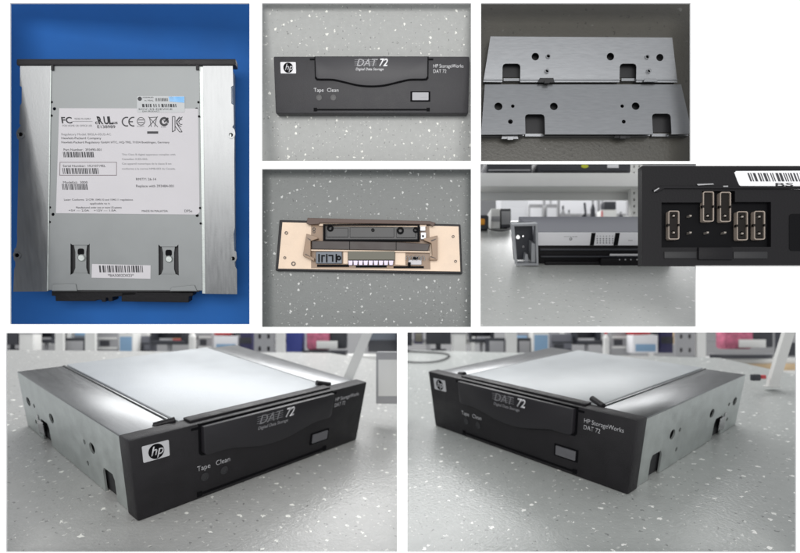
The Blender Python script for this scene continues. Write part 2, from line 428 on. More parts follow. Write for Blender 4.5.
# bracket side plate pattern (mm, seen from outside: x from the left, y up); right end at the bezel
SIDE_H = 40.0
def side_loops(D, H, flip):
    """Outline with two notches at the lower edge, and the holes; x = distance from the bezel."""
    out = [(0, 0), (15.5, 0), (15.5, 12), (17.5, 15), (28.5, 15), (30.5, 12), (30.5, 0), (112, 0), (112, 12.5), (114, 15.5), (125, 15.5), (127, 12.5), (127, 0), (158, 0), (158, 41), (0, 41)]
    s = D / 158.0
    out = [(x * s, y * H / 41) for x, y in out]
    holes = [circ((42 * s, 22 * H / 41), 2.9), circ((52.5 * s, 22.5 * H / 41), 1.3), circ((52 * s, 9.5 * H / 41), 1.3), circ((104 * s, 22 * H / 41), 2.9), circ((135 * s, 22 * H / 41), 1.3), circ((146 * s, 22 * H / 41), 2.9), circ((137 * s, 9.5 * H / 41), 1.4)]
    return [out] + [h[::-1] for h in holes]

def make_drive(stage, label, H, D, post, back=False):
    t = thing(stage, 'tape_drive', label, 'tape drive', group='tape drives photographed on the speckled worktops')
    bezel_parts(t, H, post)
    yb = 9.0
    Hb = H - 1.0
    # inner body (dark) and lid
    bm = bmesh.new(); box(bm, 3.2, W - 3.2, yb, D - 1, 0.6, Hb - 1.6)
    obj('chassis', bm, MT['dark'], t, post)
    bm = bmesh.new(); box(bm, 26.6, W - 26.6, yb, D, Hb - 1.2, Hb + 0.9, 0.5)
    obj('lid', bm, MT['lid'], t, post, smooth=True)
    for sgn in (0, 1):
        def X(x): return x if sgn == 0 else W - x
        rail = bmesh.new()
        xa, xb = sorted((X(1.2), X(25.6)))
        box(rail, xa, xb, yb, D, Hb - 1.1, Hb, 0.35)
        # lip beside the lid
        xa, xb = sorted((X(24.2), X(25.4)))
        box(rail, xa, xb, yb + 0.4, D - .4, Hb - 0.5, Hb + 0.6, 0.25)
        r = obj('side_rail', rail, MT['galv'], t, post, smooth=True)
        side = bmesh.new()
        Mx = Matrix(((0, 0, 1, X(1.2)), (1, 0, 0, yb), (0, 1, 0, 0.3), (0, 0, 0, 1)))
        loops = side_loops(D - yb, Hb - 0.6, sgn)
        prism(side, loops, -0.0 if sgn == 0 else -1.0, 1.0 if sgn == 0 else 0.0, Mx)
        obj('side_plate', side, MT['side'], r, post)
        clip = bmesh.new()
        a, b = sorted((X(0.2), X(1.1)))
        box(clip, a, b, D - 29, D - 23, 5, 13, 0.2); a, b = sorted((X(0.6), X(1.1)))
        box(clip, a, b, D - 22, D - 20, 3, 15, 0.2)
        obj('clip', clip, MT['chrome'], r, post)
    bm = bmesh.new(); box(bm, 30, W - 30, D - 1, D + 7, 4, 16, 0.4); box(bm, 60, 70, D + 7, D + 9, 6, 14, 0.3)
    obj('rear_connector', bm, MT['black'], t, post)
    return t

# ================================================================== panel 1: the drive from above on blue
def panel_blue():
    HB = 22.0
    yw, pt = math.radians(10), math.radians(12)
    R = Matrix.Rotation(-yw, 3, 'Y') @ Matrix.Rotation(pt, 3, 'X') @ Matrix(((1, 0, 0), (0, -1, 0), (0, 0, -1)))
    Zb = 1.155; sc0 = 219.0 / W / F * Zb
    o = Vector(((126 - CU) / F * Zb, (178 - CV) / F * Zb, Zb)) / sc0
    st = Stage(R, o, sc0)
    floor_sheet(st, [(5, 328), (254.5, 328), (254.5, -2), (5, -2)], 'blue_table', MT['bluemat'], 0.0, 3.0)
    t = thing(st, 'tape_drive', 'silver tape drive lying flat on the blue mat with its white approval label upward', 'tape drive', (0, 0, 0))
    def P(pts, z): return st.L(pts, z)
    def plate(name, loops, z0, z1, m, par=t, bev=0.0, label=None, smooth=False):
        bm = bmesh.new(); prism(bm, [P(l, z1) for l in loops], z0, z1, bev=bev); return obj(name, bm, m, par, label=label, smooth=smooth)
    # chassis below
    plate('chassis', [[(55, 66), (197, 66), (199, 292), (53, 292)]], 0.5, HB - 3, MT['dark'])
    # bezel seen on edge
    bm = bmesh.new(); prism(bm, [P([(16.4, 58.8), (235.8, 58.8), (236.0, 65.2), (16.2, 65.2)], HB + 1)], HB - 9.0, HB + 1.2, bev=0.7)
    bz = obj('bezel', bm, MT['bezel'], t, smooth=True)
    bm = bmesh.new(); prism(bm, [P([(51.6, 65.3), (54, 65.3), (54, 70.5), (51.6, 70.5)], HB)], HB - 4, HB + 0.9); obj('bezel_clip', bm, MT['bezel'], bz); bm = bmesh.new(); prism(bm, [P([(196.2, 65.3), (199, 65.3), (199, 70), (196.2, 70)], HB)], HB - 4, HB + .9)
    obj('bezel_clip', bm, MT['bezel'], bz)
    # lid (two heights) 
    lid_z = HB - 0.4
    holes = [circ(p, r, 14) for p, r in (((54.4, 108.8), 1.7), ((196.6, 109.2), 1.7), ((53, 214.4), 1.6), ((197.2, 215.6), 1.6))]
    bays = [[(70.4, 243.5), (72.5, 245), (88.5, 245), (89.7, 243.5), (89.7, 274.5), (87, 273.5), (73, 273.5), (70.4, 275)], [(158.4, 244.5), (160.5, 246.5), (176.5, 246.5), (178.4, 244.5), (178.8, 275.5), (176.5, 274.5), (161, 274.5), (158.6, 275.5)]]
    ld = plate('lid', [[(51.3, 65.3), (199.0, 65.3), (202.2, 290.5), (48.0, 290.0)]] + [h[::-1] for h in holes + bays], lid_z - 1.0, lid_z, MT['lidgrey'])
    for h in ((51.6, 102), (51.5, 115.6), (198.4, 102.2), (199.0, 116.4), (49.8, 207.4), (49.6, 222), (200.0, 208), (200.6, 223.5)):
        plate('rivet_hole', [circ(h, 1.15, 12)], lid_z + 0.05, lid_z + 0.25, MT['gap'], ld)
    for dx in (0, 87.8):      # latches in the two rear bays
        y = 1.2 if dx else 0
        lt = plate('latch', [[(73.8 + dx, 244.5 + y), (87.2 + dx, 244.5 + y), (86.2 + dx, 252 + y), (86.2 + dx, 268 + y), (88.4 + dx, 275 + y), (72.6 + dx, 275 + y), (75.4 + dx, 268 + y), (75.4 + dx, 252 + y)]], HB - 2.6, HB - 1.6, MT['lidgrey'])
        plate('latch_slot', [rrect(77.6 + dx, 84.0 + dx, 248.6 + y, 255.0 + y, 2)], HB - 1.6, HB - 1.3, MT['gap'], lt)
        bm = bmesh.new(); c = st.U(80.7 + dx, 258.0 + y, HB); cyl(bm, c, 2.6, HB - 1.6, HB - 0.6, n=24, r2=1.8); obj('screw', bm, MT['side'], lt, smooth=True)
    for pts in ([(52, 284.5), (75.5, 284.0), (77, 291), (51.5, 291)], [(171, 287.5), (194.5, 285.2), (197, 291.2), (169.5, 291.2)]):
        plate('rear_tab', [pts], lid_z, lid_z + 0.9, MT['lidgrey'], bev=0.4)
    # rails with notched outer edges
    left = [(50.4, 65.3), (20.2, 65.3), (19.9, 85.8), (21.8, 87), (21.6, 103), (20.0, 105.6), (19.2, 123.5), (20.6, 125.5), (18.4, 128.5), (16.6, 131), (16.9, 138), (18.8, 140.2), (18.6, 160), (16.9, 232), (17.2, 241), (16.2, 247.5), (14.3, 249), (13.6, 259), (15.2, 262), (15.3, 266), (14.2, 269), (13.2, 291.8), (46.9, 291.6), (49, 170)]
    right = [(203.0, 65.3), (232.6, 65.3), (233.2, 85.5), (231.0, 87), (231.2, 103.5), (233.4, 105.2), (233.8, 124.5), (232.2, 127.2), (234.4, 129.5), (235.3, 134), (234.4, 138), (234.2, 160), (234.8, 228), (233.5, 234), (234.3, 250.4), (236.2, 252), (236.8, 258.5), (234.6, 262.5), (234.9, 266), (236.8, 269.5), (237.0, 294.2), (205.2, 293.8), (204.2, 170)]
    for pts, hl, edge, sc in ((left, [(20.7, 134.4), (17.2, 255.2)], [(50.4, 65.4), (51.3, 65.4), (48.0, 291), (46.9, 291)], 1), (right, [(231.0, 135.0), (233.0, 258.6)], [(199.3, 65.4), (203.0, 65.4), (205.2, 293.5), (202.4, 293.5)], -1)):
        r = plate('side_rail', [pts] + [circ(h, 2.0, 14)[::-1] for h in hl], HB - 1.0, HB, MT['galv'])
        plate('rail_fold', [edge], HB - 3.0, HB - 1.1 if sc < 0 else HB + 0.2, MT['side'], r)
        for h in hl:
            bm = bmesh.new(); c = st.U(*h, HB); ring(bm, c, 1.35, 2.3, HB - 0.3, HB + 0.45, n=20); obj('hole_rim', bm, MT['galv'], r, smooth=True)
            bm = bmesh.new(); cyl(bm, c, 2.2, HB - 4, HB - 1.4, n=16); obj('hole_well', bm, MT['gap'], r)
        # folded-down side wall of the rail
        bm = bmesh.new()
        ps = [(22.4, 66), (22.2, 290), (24.5, 290), (24.5, 66)] if sc > 0 else [(230.6, 66), (232.0, 292), (230.0, 292), (228.4, 66)]
        prism(bm, [P(ps, HB)], 0.4, HB - 1.1); obj('rail_wall', bm, MT['side'], r)
    # rear connectors
    for pts in ([(51.5, 291.2), (136.5, 292.0), (136.5, 295), (112.5, 297.0), (112.5, 301.3), (108.6, 301.5), (107.8, 298), (106, 298), (105.6, 302), (101.8, 302), (101.2, 300), (96, 300.2), (95.3, 301.2), (55.5, 301.2), (55.2, 296), (51.5, 296)],
                [(121.4, 292.2), (193, 292.6), (193, 296), (189, 296.5), (188.6, 302.6), (121.4, 301.6)]):
        plate('rear_connector', [pts], 6, HB - 4, MT['black'], bev=0.4)
    # stickers, all lying on the lid
    z0 = lid_z
    lab = plate('approval_label', [[(59.2, 108.2), (198.0, 108.6), (199.6, 212.2), (197.0, 214.6), (55.9, 213.2)]], z0, z0 + 0.15, MT['paper'])
    sil = plate('foil_label', [rrect(137, 184.8, 96.0, 112.4, 1.5)], z0 + 0.16, z0 + 0.32, MT['foil'])
    bcs = plate('barcode_label', [[(92, 264), (150.6, 265.4), (150.4, 278.8), (91.6, 277.8)]], z0, z0 + 0.15, MT['paper'])
    def write(items, z, name, m, par):
        for s, u, v, cap, xs, kw in items:
            bm = bmesh.new()
            x, y = st.U(u, v, z); x2, y2 = st.U(u + 10, v, z); mm = math.hypot(x2 - x, y2 - y) / 10.0
            Mt = Matrix.Translation((x, y, 0)) @ Matrix.Rotation(math.atan2(y2 - y, x2 - x), 4, 'Z'); kw = dict(kw)
            if 'w' in kw:
                wpx = kw.pop('w')
                b2 = bmesh.new(); text(b2, s, 0, 0, cap * mm, shear=kw.get('shear', 0), bold=kw.get('bold', 0)); w0 = max(v_.co.x for v_ in b2.verts) - min(v_.co.x for v_ in b2.verts); b2.free()
                xs = wpx * mm / max(w0, 1e-6)
            text(bm, s, 0, 0, cap * mm, Mt, z, z + 0.1, xs=xs, **kw)
            obj(name, bm, m, par)
    def code(u0, u1, v0, v1, seed, n, z):
        x, y = st.U(u0, v1, z); x2, y2 = st.U(u1, v1, z); x3, y3 = st.U(u0, v0, z); ln = math.hypot(x2 - x, y2 - y)
        Mt = Matrix.Translation((x, y, 0)) @ Matrix.Rotation(math.atan2(y2 - y, x2 - x), 4, 'Z')
        barcode(bm, 0, ln, 0, math.hypot(x3 - x, y3 - y), z, z + .1, Mt, seed, ln / n)
    zl = z0 + 0.15
    write([('FC', 61.5, 123.2, 6.4, 1.0, {'bold': 0.03, 'w': 10.5}), ('E138989', 97.2, 128.2, 3.0, 1, {'w': 18, 'bold': .01}), ('R', 98.6, 124.0, 7.6, 1, {'bold': 0.05, 'shear': -0.25, 'w': 6}), ('U', 104.0, 124.0, 7.6, 1, {'bold': 0.04, 'w': 5}), ('L', 109.0, 124.0, 7.6, 1, {'bold': 0.05, 'w': 4}),
           ('c', 95.2, 124.2, 4.0, 1, {'bold': .02, 'w': 2.6}), ('us', 112.9, 124.0, 3.4, 1, {'bold': .02, 'w': 4.6})], zl, 'label_mark', MT['ink'], lab)
    bm = bmesh.new()
    def q(u, v): return st.U(u, v, zl)
    def arcstrip(c, r0, r1, a0, a1, n=18):
        a = [math.radians(a0 + (a1 - a0) * i / n) for i in range(n + 1)]
        prism(bm, [[q(c[0] + r1 * math.cos(t), c[1] - r1 * math.sin(t)) for t in a] + [q(c[0] + r0 * math.cos(t), c[1] - r0 * math.sin(t)) for t in a[::-1]]], zl, zl + 0.1)
    def bar(u0, u1, v0, v1): prism(bm, [[q(u0, v1), q(u1, v1), q(u1, v0), q(u0, v0)]], zl, zl + 0.1)
    arcstrip((126.6, 121.7), 3.7, 4.9, 70, 290); arcstrip((133.2, 121.7), 3.7, 4.9, 75, 285); bar(129.4, 132.9, 121.2, 122.3)
    arcstrip((141.0, 121.3), 3.5, 4.1, 0, 360, 26); bar(138.2, 143.8, 119.6, 120.3); bar(138.2, 143.8, 122.2, 122.9)
    arcstrip((164.2, 121.6), 2.4, 4.6, -20, 330, 24); prism(bm, [[q(163.2, 120.0), q(164.6, 122.8), q(168.8, 118.6), q(167.8, 117.4), q(164.6, 120.6)]], zl, zl + .1)
    bar(147.2, 158.2, 131.4, 133.7)                                   # bar under the crossed-out bin
    for a, b in (((149, 117.6), (157.2, 117.2)), ((149.6, 118), (151.3, 126.8)), ((156.6, 118), (154.6, 126.8)), ((148.4, 127), (157.8, 116.6)), ((148.4, 116.8), (157.8, 127))):
        d = (Vector(b) - Vector(a)).normalized(); n = Vector((-d.y, d.x)) * 0.3
        prism(bm, [[q(a[0] + n.x, a[1] + n.y), q(b[0] + n.x, b[1] + n.y), q(b[0] - n.x, b[1] - n.y), q(a[0] - n.x, a[1] - n.y)]], zl, zl + .1)
    for a, b in (((172.4, 116.6), (172.4, 132)), ((175.0, 116.6), (175.0, 130)), ((172.4, 116.6), (175, 116.6)), ((172.4, 132), (175.5, 130)), ((176, 121.5), (179.6, 116.8)), ((176, 122.5), (182.2, 132)), ((178.4, 122), (182.4, 116.8)), ((175, 126), (179.6, 132)), ((179.6, 132), (182.2, 132))):
        d = (Vector(b) - Vector(a)).normalized(); n = Vector((-d.y, d.x)) * 0.35
        prism(bm, [[q(a[0] + n.x, a[1] + n.y), q(b[0] + n.x, b[1] + n.y), q(b[0] - n.x, b[1] - n.y), q(a[0] - n.x, a[1] - n.y)]], zl, zl + .1)
    arcstrip((181.4, 122.0), 2.2, 2.9, 70, 290); arcstrip((181.4, 122.0), 3.9, 4.6, 90, 270)
    obj('approval_marks', bm, MT['ink'], lab)
    bm = bmesh.new(); bar(72.6, 92.5, 121.3, 121.7)
    w3 = [('TESTED TO COMPLY', 74.5, 119.8, 1.9, 1, {'w': 16.5}), ('FOR HOME OR OFFICE USE', 62.6, 126.6, 1.9, 1, {'w': 29.5}), ('Regulatory Model: BRSLA-05U2-AC', 61.4, 135.4, 2.3, 1, {'w': 50}), ('N10079', 137, 127.0, 1.5, 1, {'w': 7}), ('Z1234', 161, 127.6, 1.4, 1, {'w': 5})]
    obj('faint_rule', bm, MT['inkgrey'], lab)
    write(w3, zl, 'faint_line', MT['inkgrey'], lab)
    write([('Hewlett-Packard Company', 61.4, 139.2, 2.2, 1, {'w': 40}), ('Hewlett-Packard Regulatory GmbH HTC, HQ-TRE, 71034 Boeblingen, Germany', 61.4, 143.3, 2.2, 1, {'w': 111}),
           ('Part Number:  393490-001', 63.6, 150.8, 2.4, 1, {'w': 38}), ('Serial Number:  HU10719EL', 63.0, 167.0, 2.4, 1, {'w': 43}), ('Model(s):  3000', 63.0, 183.4, 2.4, 1, {'w': 24.5}),
           ('RM/TY: 26-14', 136, 180.4, 2.6, 1, {'w': 20}), ('Replace with 393484-001', 136, 187.2, 2.6, 1, {'w': 38}), ('MADE IN MALAYSIA', 141.8, 212.0, 2.1, 1, {'w': 26}), ('DP5e', 184.4, 212.2, 2.6, 1, {'w': 7.6}),
           ('Laser: Conforms  21CFR 1040.10 and 1040.11 regulations', 64.0, 200.6, 2.0, 1, {'w': 70}), ('applicable to it', 90, 204.4, 1.9, 1, {'w': 20}), ('Manufactured under one or more US patents', 76, 208.4, 2.0, 1, {'w': 46}), ('+5V --- 2.0A    +12V --- 1.0A', 68.5, 211.4, 2.0, 1, {'w': 48})], zl, 'print_line', MT['ink'], lab)
    write([('This Class B digital apparatus complies with', 122, 155.4, 1.9, 1, {'w': 54}), ('Canadian ICES-003.', 122, 160.0, 1.9, 1, {'w': 26}), ('Cet appareil numerique de la classe B est', 122, 164.6, 1.9, 1, {'w': 50}), ('conforme a la norme NMB-003 du Canada.', 122, 169.6, 1.9, 1, {'w': 54})], zl, 'faint_line', MT['inkgrey'], lab)
    for (u0, u1, v0, v1, sd) in ((63.8, 95, 152, 157.4, 3), (63.2, 100.2, 168.2, 174.0, 4), (62.8, 88, 184.0, 189.8, 5)):
        bm = bmesh.new(); code(u0, u1, v0, v1, sd, 58, zl); obj('barcode', bm, MT['ink'], lab)
    bm = bmesh.new(); prism(bm, [[q(59.4, 175.6), q(116.8, 175.6), q(116.8, 162.0), q(59.8, 162.0)], [q(60.0, 175.0), q(60.3, 162.5), q(116.3, 162.5), q(116.3, 175.0)]], zl, zl + .1); obj('serial_frame', bm, MT['inkred'], lab)
    # foil label print
    zf = z0 + 0.32; zl = zf
    bm = bmesh.new(); code(142.4, 178.6, 104.0, 107.2, 9, 40, zf)
    prism(bm, [[q(p[0], p[1]) for p in circ((139.8, 98.8), 2.1, 18)]], zf, zf + .1); code(155.8, 168, 98.2, 101.2, 19, 26, zf); obj('foil_barcode', bm, MT['ink'], sil)
    write([('5CV-34-DEVICE', 138.4, 110.0, 1.7, 1, {'w': 34}), ('DW PRODUCT', 142.4, 112.0, 1.4, 1, {'w': 17}), ('ASSEMBLED', 142.6, 98.0, 1.2, 1, {'w': 11}), ('in MAL', 144.5, 101.2, 1.5, 1, {'w': 9})], zf, 'print_line', MT['ink'], sil)
    bm = bmesh.new(); prism(bm, [[q(169.5, 101.6), q(184.4, 102.8), q(184.4, 96.6), q(168.6, 96.6)]], zf, zf + .12); obj('hologram', bm, MT['holo'], sil)
    zl = z0 + 0.15
    bm = bmesh.new(); code(99.6, 144.2, 265.6, 272.4, 11, 62, zl); obj('sticker_barcode', bm, MT['ink'], bcs)
    write([('*BA5002D023*', 108.0, 276.8, 3.0, 1, {'w': 26})], zl, 'print_line', MT['ink'], bcs)
panel_blue()

# ================================================================== panel 2: front bezel lying face up
def panel_front():
    st = front_stage(371, 87, 1.045, -10, 190.4 / W / F * 1.045)
    floor_sheet(st, [(258, 164.5), (475, 164.5), (475, -2), (258, -2)], 'speckled_floor', MT['floor_p2'], 0.0, 2.0)
    H = 40.8
    x0, y0 = st.U(275.6, 113.4, 9)
    rot = Matrix.Translation((0, 0, 8.9)) @ FR.inverted()
    t = thing(st, 'front_bezel', 'black front bezel lying face up with its lettering readable on grey speckled flooring', 'bezel', (x0, y0, 0), rot=rot)
    bezel_parts(t, H, detached=True, depth=8.8)
panel_front()

# ================================================================== panel 3: two steel side brackets
def panel_brackets():
    st = front_stage(586, 82, 1.05, 0, 1.05 / F)
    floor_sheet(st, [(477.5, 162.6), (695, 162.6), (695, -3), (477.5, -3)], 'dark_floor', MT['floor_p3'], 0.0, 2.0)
    def z5(x, y): return (475 + x / 3.351, y / 3.351)
    def bracket(label, outline, holes, notches, tabs, zt, lean=0.0):
        c = st.L([outline[3]], zt)[0]
        t = thing(st, 'side_bracket', label, 'bracket', (c[0], c[1], 0), 'steel side brackets on the dark floor')
        bm = bmesh.new()
        o = list(outline[:3]); bl = outline[3]; br = outline[2]
        # lower edge runs right to left with the notches cut up into it
        for n in sorted(notches, key=lambda n: -n[0]):
            xa, xb, yt, yb = n; r = 10
            o += [(xb, yb), (xb, yt + r), (xb - 3, yt + 3), (xb - r, yt), (xa + r, yt), (xa + 3, yt + 3), (xa, yt + r), (xa, yb)]
        o.append(bl)
        loops = [st.L([z5(*p) for p in o], zt)] + [st.L([z5(*p) for p in circ((x, y), r, 22)], zt)[::-1] for x, y, r in holes]
        prism(bm, loops, zt - 1.0, zt, bev=0.0)
        y_top = st.L([z5(*outline[0])], zt)[0][1]; y_bot = st.L([z5(*outline[3])], zt)[0][1]
        for v in bm.verts: v.co.z += lean * (y_top - v.co.y) / (y_top - y_bot)
        pl = obj('plate', bm, MT['steel'], t)
        bm = bmesh.new(); prism(bm, [st.L([z5(outline[3][0] + 10, outline[3][1] - 12), z5(outline[2][0] - 10, outline[2][1] - 12), z5(outline[1][0] - 10, outline[1][1] + 8), z5(outline[0][0] + 10, outline[0][1] + 8)], 1)], 0.2, 0.9); obj('hole_shade', bm, MT['dark'], t)  # dark sheet added below the plate to paint the shade in its holes
        # folded edges that carry the plate above the floor
        bm = bmesh.new()
        a = st.L([z5(outline[0][0] + 3, outline[0][1] + 2), z5(outline[1][0] - 3, outline[1][1] + 2), z5(outline[1][0] - 3, outline[1][1] + 6), z5(outline[0][0] + 3, outline[0][1] + 6)], zt)
        prism(bm, [a], 0.1, zt - 1.0); obj('rear_flange', bm, MT['steel'], t)
        bm = bmesh.new()
        xs = [outline[3][0] + 2] + [q for n in sorted(notches) for q in (n[0], n[1])] + [outline[2][0] - 2]
        yb = outline[3][1] - 4
        for i in range(0, len(xs), 2):
            a = st.L([z5(xs[i], yb), z5(xs[i + 1], yb), z5(xs[i + 1], yb - 4), z5(xs[i], yb - 4)], zt); prism(bm, [a], 0.1, zt - 1.0)
        obj('front_flange', bm, MT['steel'], t)
        for x, y, r in holes:
            if r < 9:
                bm = bmesh.new(); cc = st.U(*z5(x, y), zt); rr = r / 3.351 * 1.12; ring(bm, cc, rr * 0.9, rr * 1.2, zt, zt + 0.3); obj('hole_collar', bm, MT['steel'], t, smooth=True)
        for (xa, xb, ya, yb2, bent) in tabs:
            bm = bmesh.new(); prism(bm, [st.L([z5(xa, yb2), z5(xb, yb2), z5(xb - 4, ya), z5(xa + 4, ya)], zt + 1.2)], zt + 0.3, zt + 1.4, bev=0.3)
            if bent: 
                prism(bm, [st.L([z5((xa + xb) / 2 - 8, yb2 + 3), z5((xa + xb) / 2 + 10, yb2 + 3), z5((xa + xb) / 2 + 10, yb2 - 6), z5((xa + xb) / 2 - 8, yb2 - 6)], zt + 2)], zt + 1.4, zt + 2.6)
            obj('bent_tab', bm, MT['dark'] if bent == 2 else MT['steel'], t)
        for n in notches:
            bm = bmesh.new(); xa, xb, yt, yb = n
            prism(bm, [st.L([z5(xa + 2, yb + 2), z5(xb - 2, yb + 2), z5(xb - 2, yb - 7), z5(xa + 2, yb - 7)], 3)], 0.5, 4.5); obj('notch_tab', bm, MT['steel'], t)
        return t
    bracket('galvanised bracket lying behind the other on the dark floor, farther from the viewer',
            [(52, 122), (661, 126), (682, 273), (29, 271)], [(203, 188, 12.5), (246, 188, 5.5), (242, 237, 5.5), (455, 188, 12.5), (578, 190, 5.5), (584, 237, 5.5), (621, 191, 12)],
            [(93, 153, 211, 272), (487, 543, 211, 272)], [(213, 267, 261, 276, 2), (565, 612, 263, 274, 0)], 9.0, -2.0)
    bracket('galvanised bracket lying in front of the other, round hole near its left end',
            [(33, 283), (691, 283), (719, 455), (18, 458)], [(77, 360, 13.5), (125, 359, 6), (116, 413, 8), (262, 360, 13), (490, 359, 6), (535, 359, 13), (493, 413, 6.5)],
            [(165, 230, 387, 457), (588, 650, 385, 457)], [(88, 146, 448, 466, 1), (466, 522, 446, 462, 2)], 7.0, 5.0)
panel_brackets()

# ================================================================== panel 4: bezel seen from behind
def panel_back():
    st = front_stage(371, 248, 1.037, -2, 181 / W / F * 1.037)
    floor_sheet(st, [(258, 330.4), (475, 330.4), (475, 165.4), (258, 165.4)], 'dim_speckled_floor', MT['floor_p4'], 0.0, 2.0)
    def z4(x, y): return (255 + x / 3.351, 165 + y / 3.351)
    def P(pts, z): return st.L([z4(*p) for p in pts], z)
    def R4(x0, x1, y0, y1): return [(x0, y1), (x1, y1), (x1, y0), (x0, y0)]
    c = P([(380, 350)], 0)[0]
    t = thing(st, 'rear_bezel', 'bezel turned over to show its tan back, black tray and brown bars on dimmed speckled flooring', 'bezel', (c[0], c[1], 0))
    def plate(name, loops, z0, z1, m, par=t, bev=0.0, smooth=False):
        bm = bmesh.new()
        for l in loops: prism(bm, [P(l, z1)], z0, z1, bev=bev)
        return obj(name, bm, m, par, smooth=smooth)
    rim = plate('rim', [[(68, 354), (695, 365), (689, 199), (82, 184)]], 0.2, 5.0, MT['bezel'], bev=0.6)
    plate('back_plate', [[(78, 347), (688, 357), (682, 206), (92, 192)]], 5.0, 5.8, MT['tan'])
    plate('top_strip', [[(172, 196), (182, 200), (214, 198), (216, 194), (586, 199), (596, 206), (606, 194), (586, 188), (176, 177)]], 8.5, 10.5, MT['brown'], bev=0.3)
    plate('upper_ledge', [[(214, 204), (574, 208), (575, 199), (214, 195)]], 5.8, 8.2, MT['tan'], bev=0.3)
    tray = plate('tray', [R4(228, 552, 198, 256)], 5.8, 6.6, MT['bin'])
    plate('tray_wall', [R4(228, 552, 198, 203), R4(228, 234, 203, 252), R4(545, 552, 203, 252), R4(228, 552, 249, 256)], 6.6, 9.4, MT['gap'], tray)
    plate('tray_panel', [R4(240, 312, 212, 242), R4(318, 466, 209, 243), R4(474, 538, 213, 244)], 6.6, 7.4, MT['bin'], tray, bev=0.3)
    for x, y, r in ((252, 212, 10), (487, 220, 11), (538, 218, 8), (395, 218, 5)):
        bm = bmesh.new(); cc = P([(x, y)], 8)[0]; ring(bm, cc, r * 0.12, r * 0.26, 7.4, 8.6); obj('boss', bm, MT['gap'], tray, smooth=True)
    bar = plate('hinge_bar', [[(190, 282), (580, 288), (586, 264), (470, 258), (190, 254)]], 5.8, 10.0, MT['umber'], bev=0.5)
    plate('bar_seam', [R4(316, 318, 256, 284), R4(472, 474, 259, 286)], 10.0, 10.15, MT['gap'], bar)
    plate('front_ledge', [[(186, 288), (586, 294), (586, 289), (186, 283)]], 5.8, 9.0, MT['tan'], bev=0.2)
    for pts, win in (([(160, 304), (198, 322), (198, 312), (186, 306), (186, 255), (212, 246), (206, 240), (172, 230)], [(170, 298), (184, 306), (186, 254), (176, 246)]),
                     ([(612, 318), (586, 318), (586, 308), (594, 302), (591, 262), (566, 252), (566, 246), (612, 236)], [(590, 306), (605, 312), (605, 250), (592, 256)])):
        plate('pocket_arm', [pts], 5.8, 11.0, MT['tan_shade'], bev=0.3)
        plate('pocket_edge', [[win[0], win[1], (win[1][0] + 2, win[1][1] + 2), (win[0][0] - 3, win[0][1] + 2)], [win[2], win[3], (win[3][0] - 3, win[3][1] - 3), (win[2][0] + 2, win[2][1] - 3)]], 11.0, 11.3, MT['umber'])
    plate('recess_shade', [[(188, 200), (584, 204), (588, 350), (188, 346)]], 5.8, 6.0, MT['tan_shade'])  # darker tan plate painting the shadow of the recess round the modules
    plate('ledge_strip', [[(296, 290), (311, 290), (311, 331), (296, 331)]], 6.0, 6.8, MT['tan']); plate('ledge_strip', [[(470, 292), (504, 293), (504, 336), (470, 334)]], 6.0, 6.8, MT['tan'])
    mod = plate('lens_module', [R4(204, 291, 291, 330)], 5.8, 9.0, MT['module'], bev=0.4)
    plate('module_clip', [R4(212, 216, 298, 326), R4(222, 234, 302, 306), R4(222, 226, 302, 326), R4(238, 242, 298, 326), R4(246, 262, 301, 305), R4(258, 262, 301, 324), R4(270, 274, 298, 326)], 9.0, 10.0, MT['gap'], mod)
    bm = bmesh.new(); ring(bm, P([(281, 312)], 9)[0], 0.9, 1.9, 9.0, 10.2); obj('module_eye', bm, MT['gap'], mod, smooth=True)
    plate('pad', [R4(312, 468, 289, 318)], 5.8, 9.5, MT['olive'], bev=0.3)
    plate('light_guide', [[(314 + i * 17, 336), (326 + i * 17, 336), (328 + i * 17, 320), (312 + i * 17, 320)] for i in range(9)] , 5.8, 9.2, MT['lens'], bev=0.2)
    rm = plate('spring_mount', [R4(514, 558, 318, 334)], 5.8, 8.0, MT['paper'], bev=0.3)
    bm = bmesh.new()
    for x in (511, 524, 537, 550, 563):
        c_ = P([(x, 311)], 9)[0]; tube(bm, [(c_[0] - 1.2, c_[1] - 1.6, 8.4), (c_[0] - 0.8, c_[1] + 1.0, 9.4), (c_[0] + 0.5, c_[1] + 1.4, 10.2), (c_[0] + 1.2, c_[1] - 0.6, 9.0), (c_[0] + 1.0, c_[1] - 2.0, 8.4)], 0.38)
    obj('spring_clip', bm, MT['chrome'], rm, smooth=True)
    plate('spring_core', [R4(530, 546, 308, 316), R4(512, 522, 326, 338)], 8.0, 9.6, MT['gap'], rm)
    plate('bottom_slot', [R4(208, 315, 334, 342), R4(338, 441, 337, 344), R4(464, 566, 339, 346)], 6.0, 6.3, MT['gap'])
    lt = plate('latch', [R4(554, 571, 206, 220), R4(556, 573, 226, 248)], 5.8, 10.5, MT['whiteprint'], bev=0.4)
    plate('latch_hole', [R4(560, 566, 235, 242)], 10.5, 10.7, MT['gap'], lt)
    for x, y, r in ((105, 228, 6), (100, 311, 5), (129, 331, 8), (198, 215, 6), (198, 224, 5), (664, 240, 5), (672, 323, 5)):
        bm = bmesh.new(); cc = P([(x, y)], 6)[0]; ring(bm, cc, r * 0.13, r * 0.22, 5.8, 6.4, n=16); obj('boss', bm, MT['umber'], t)
panel_back()

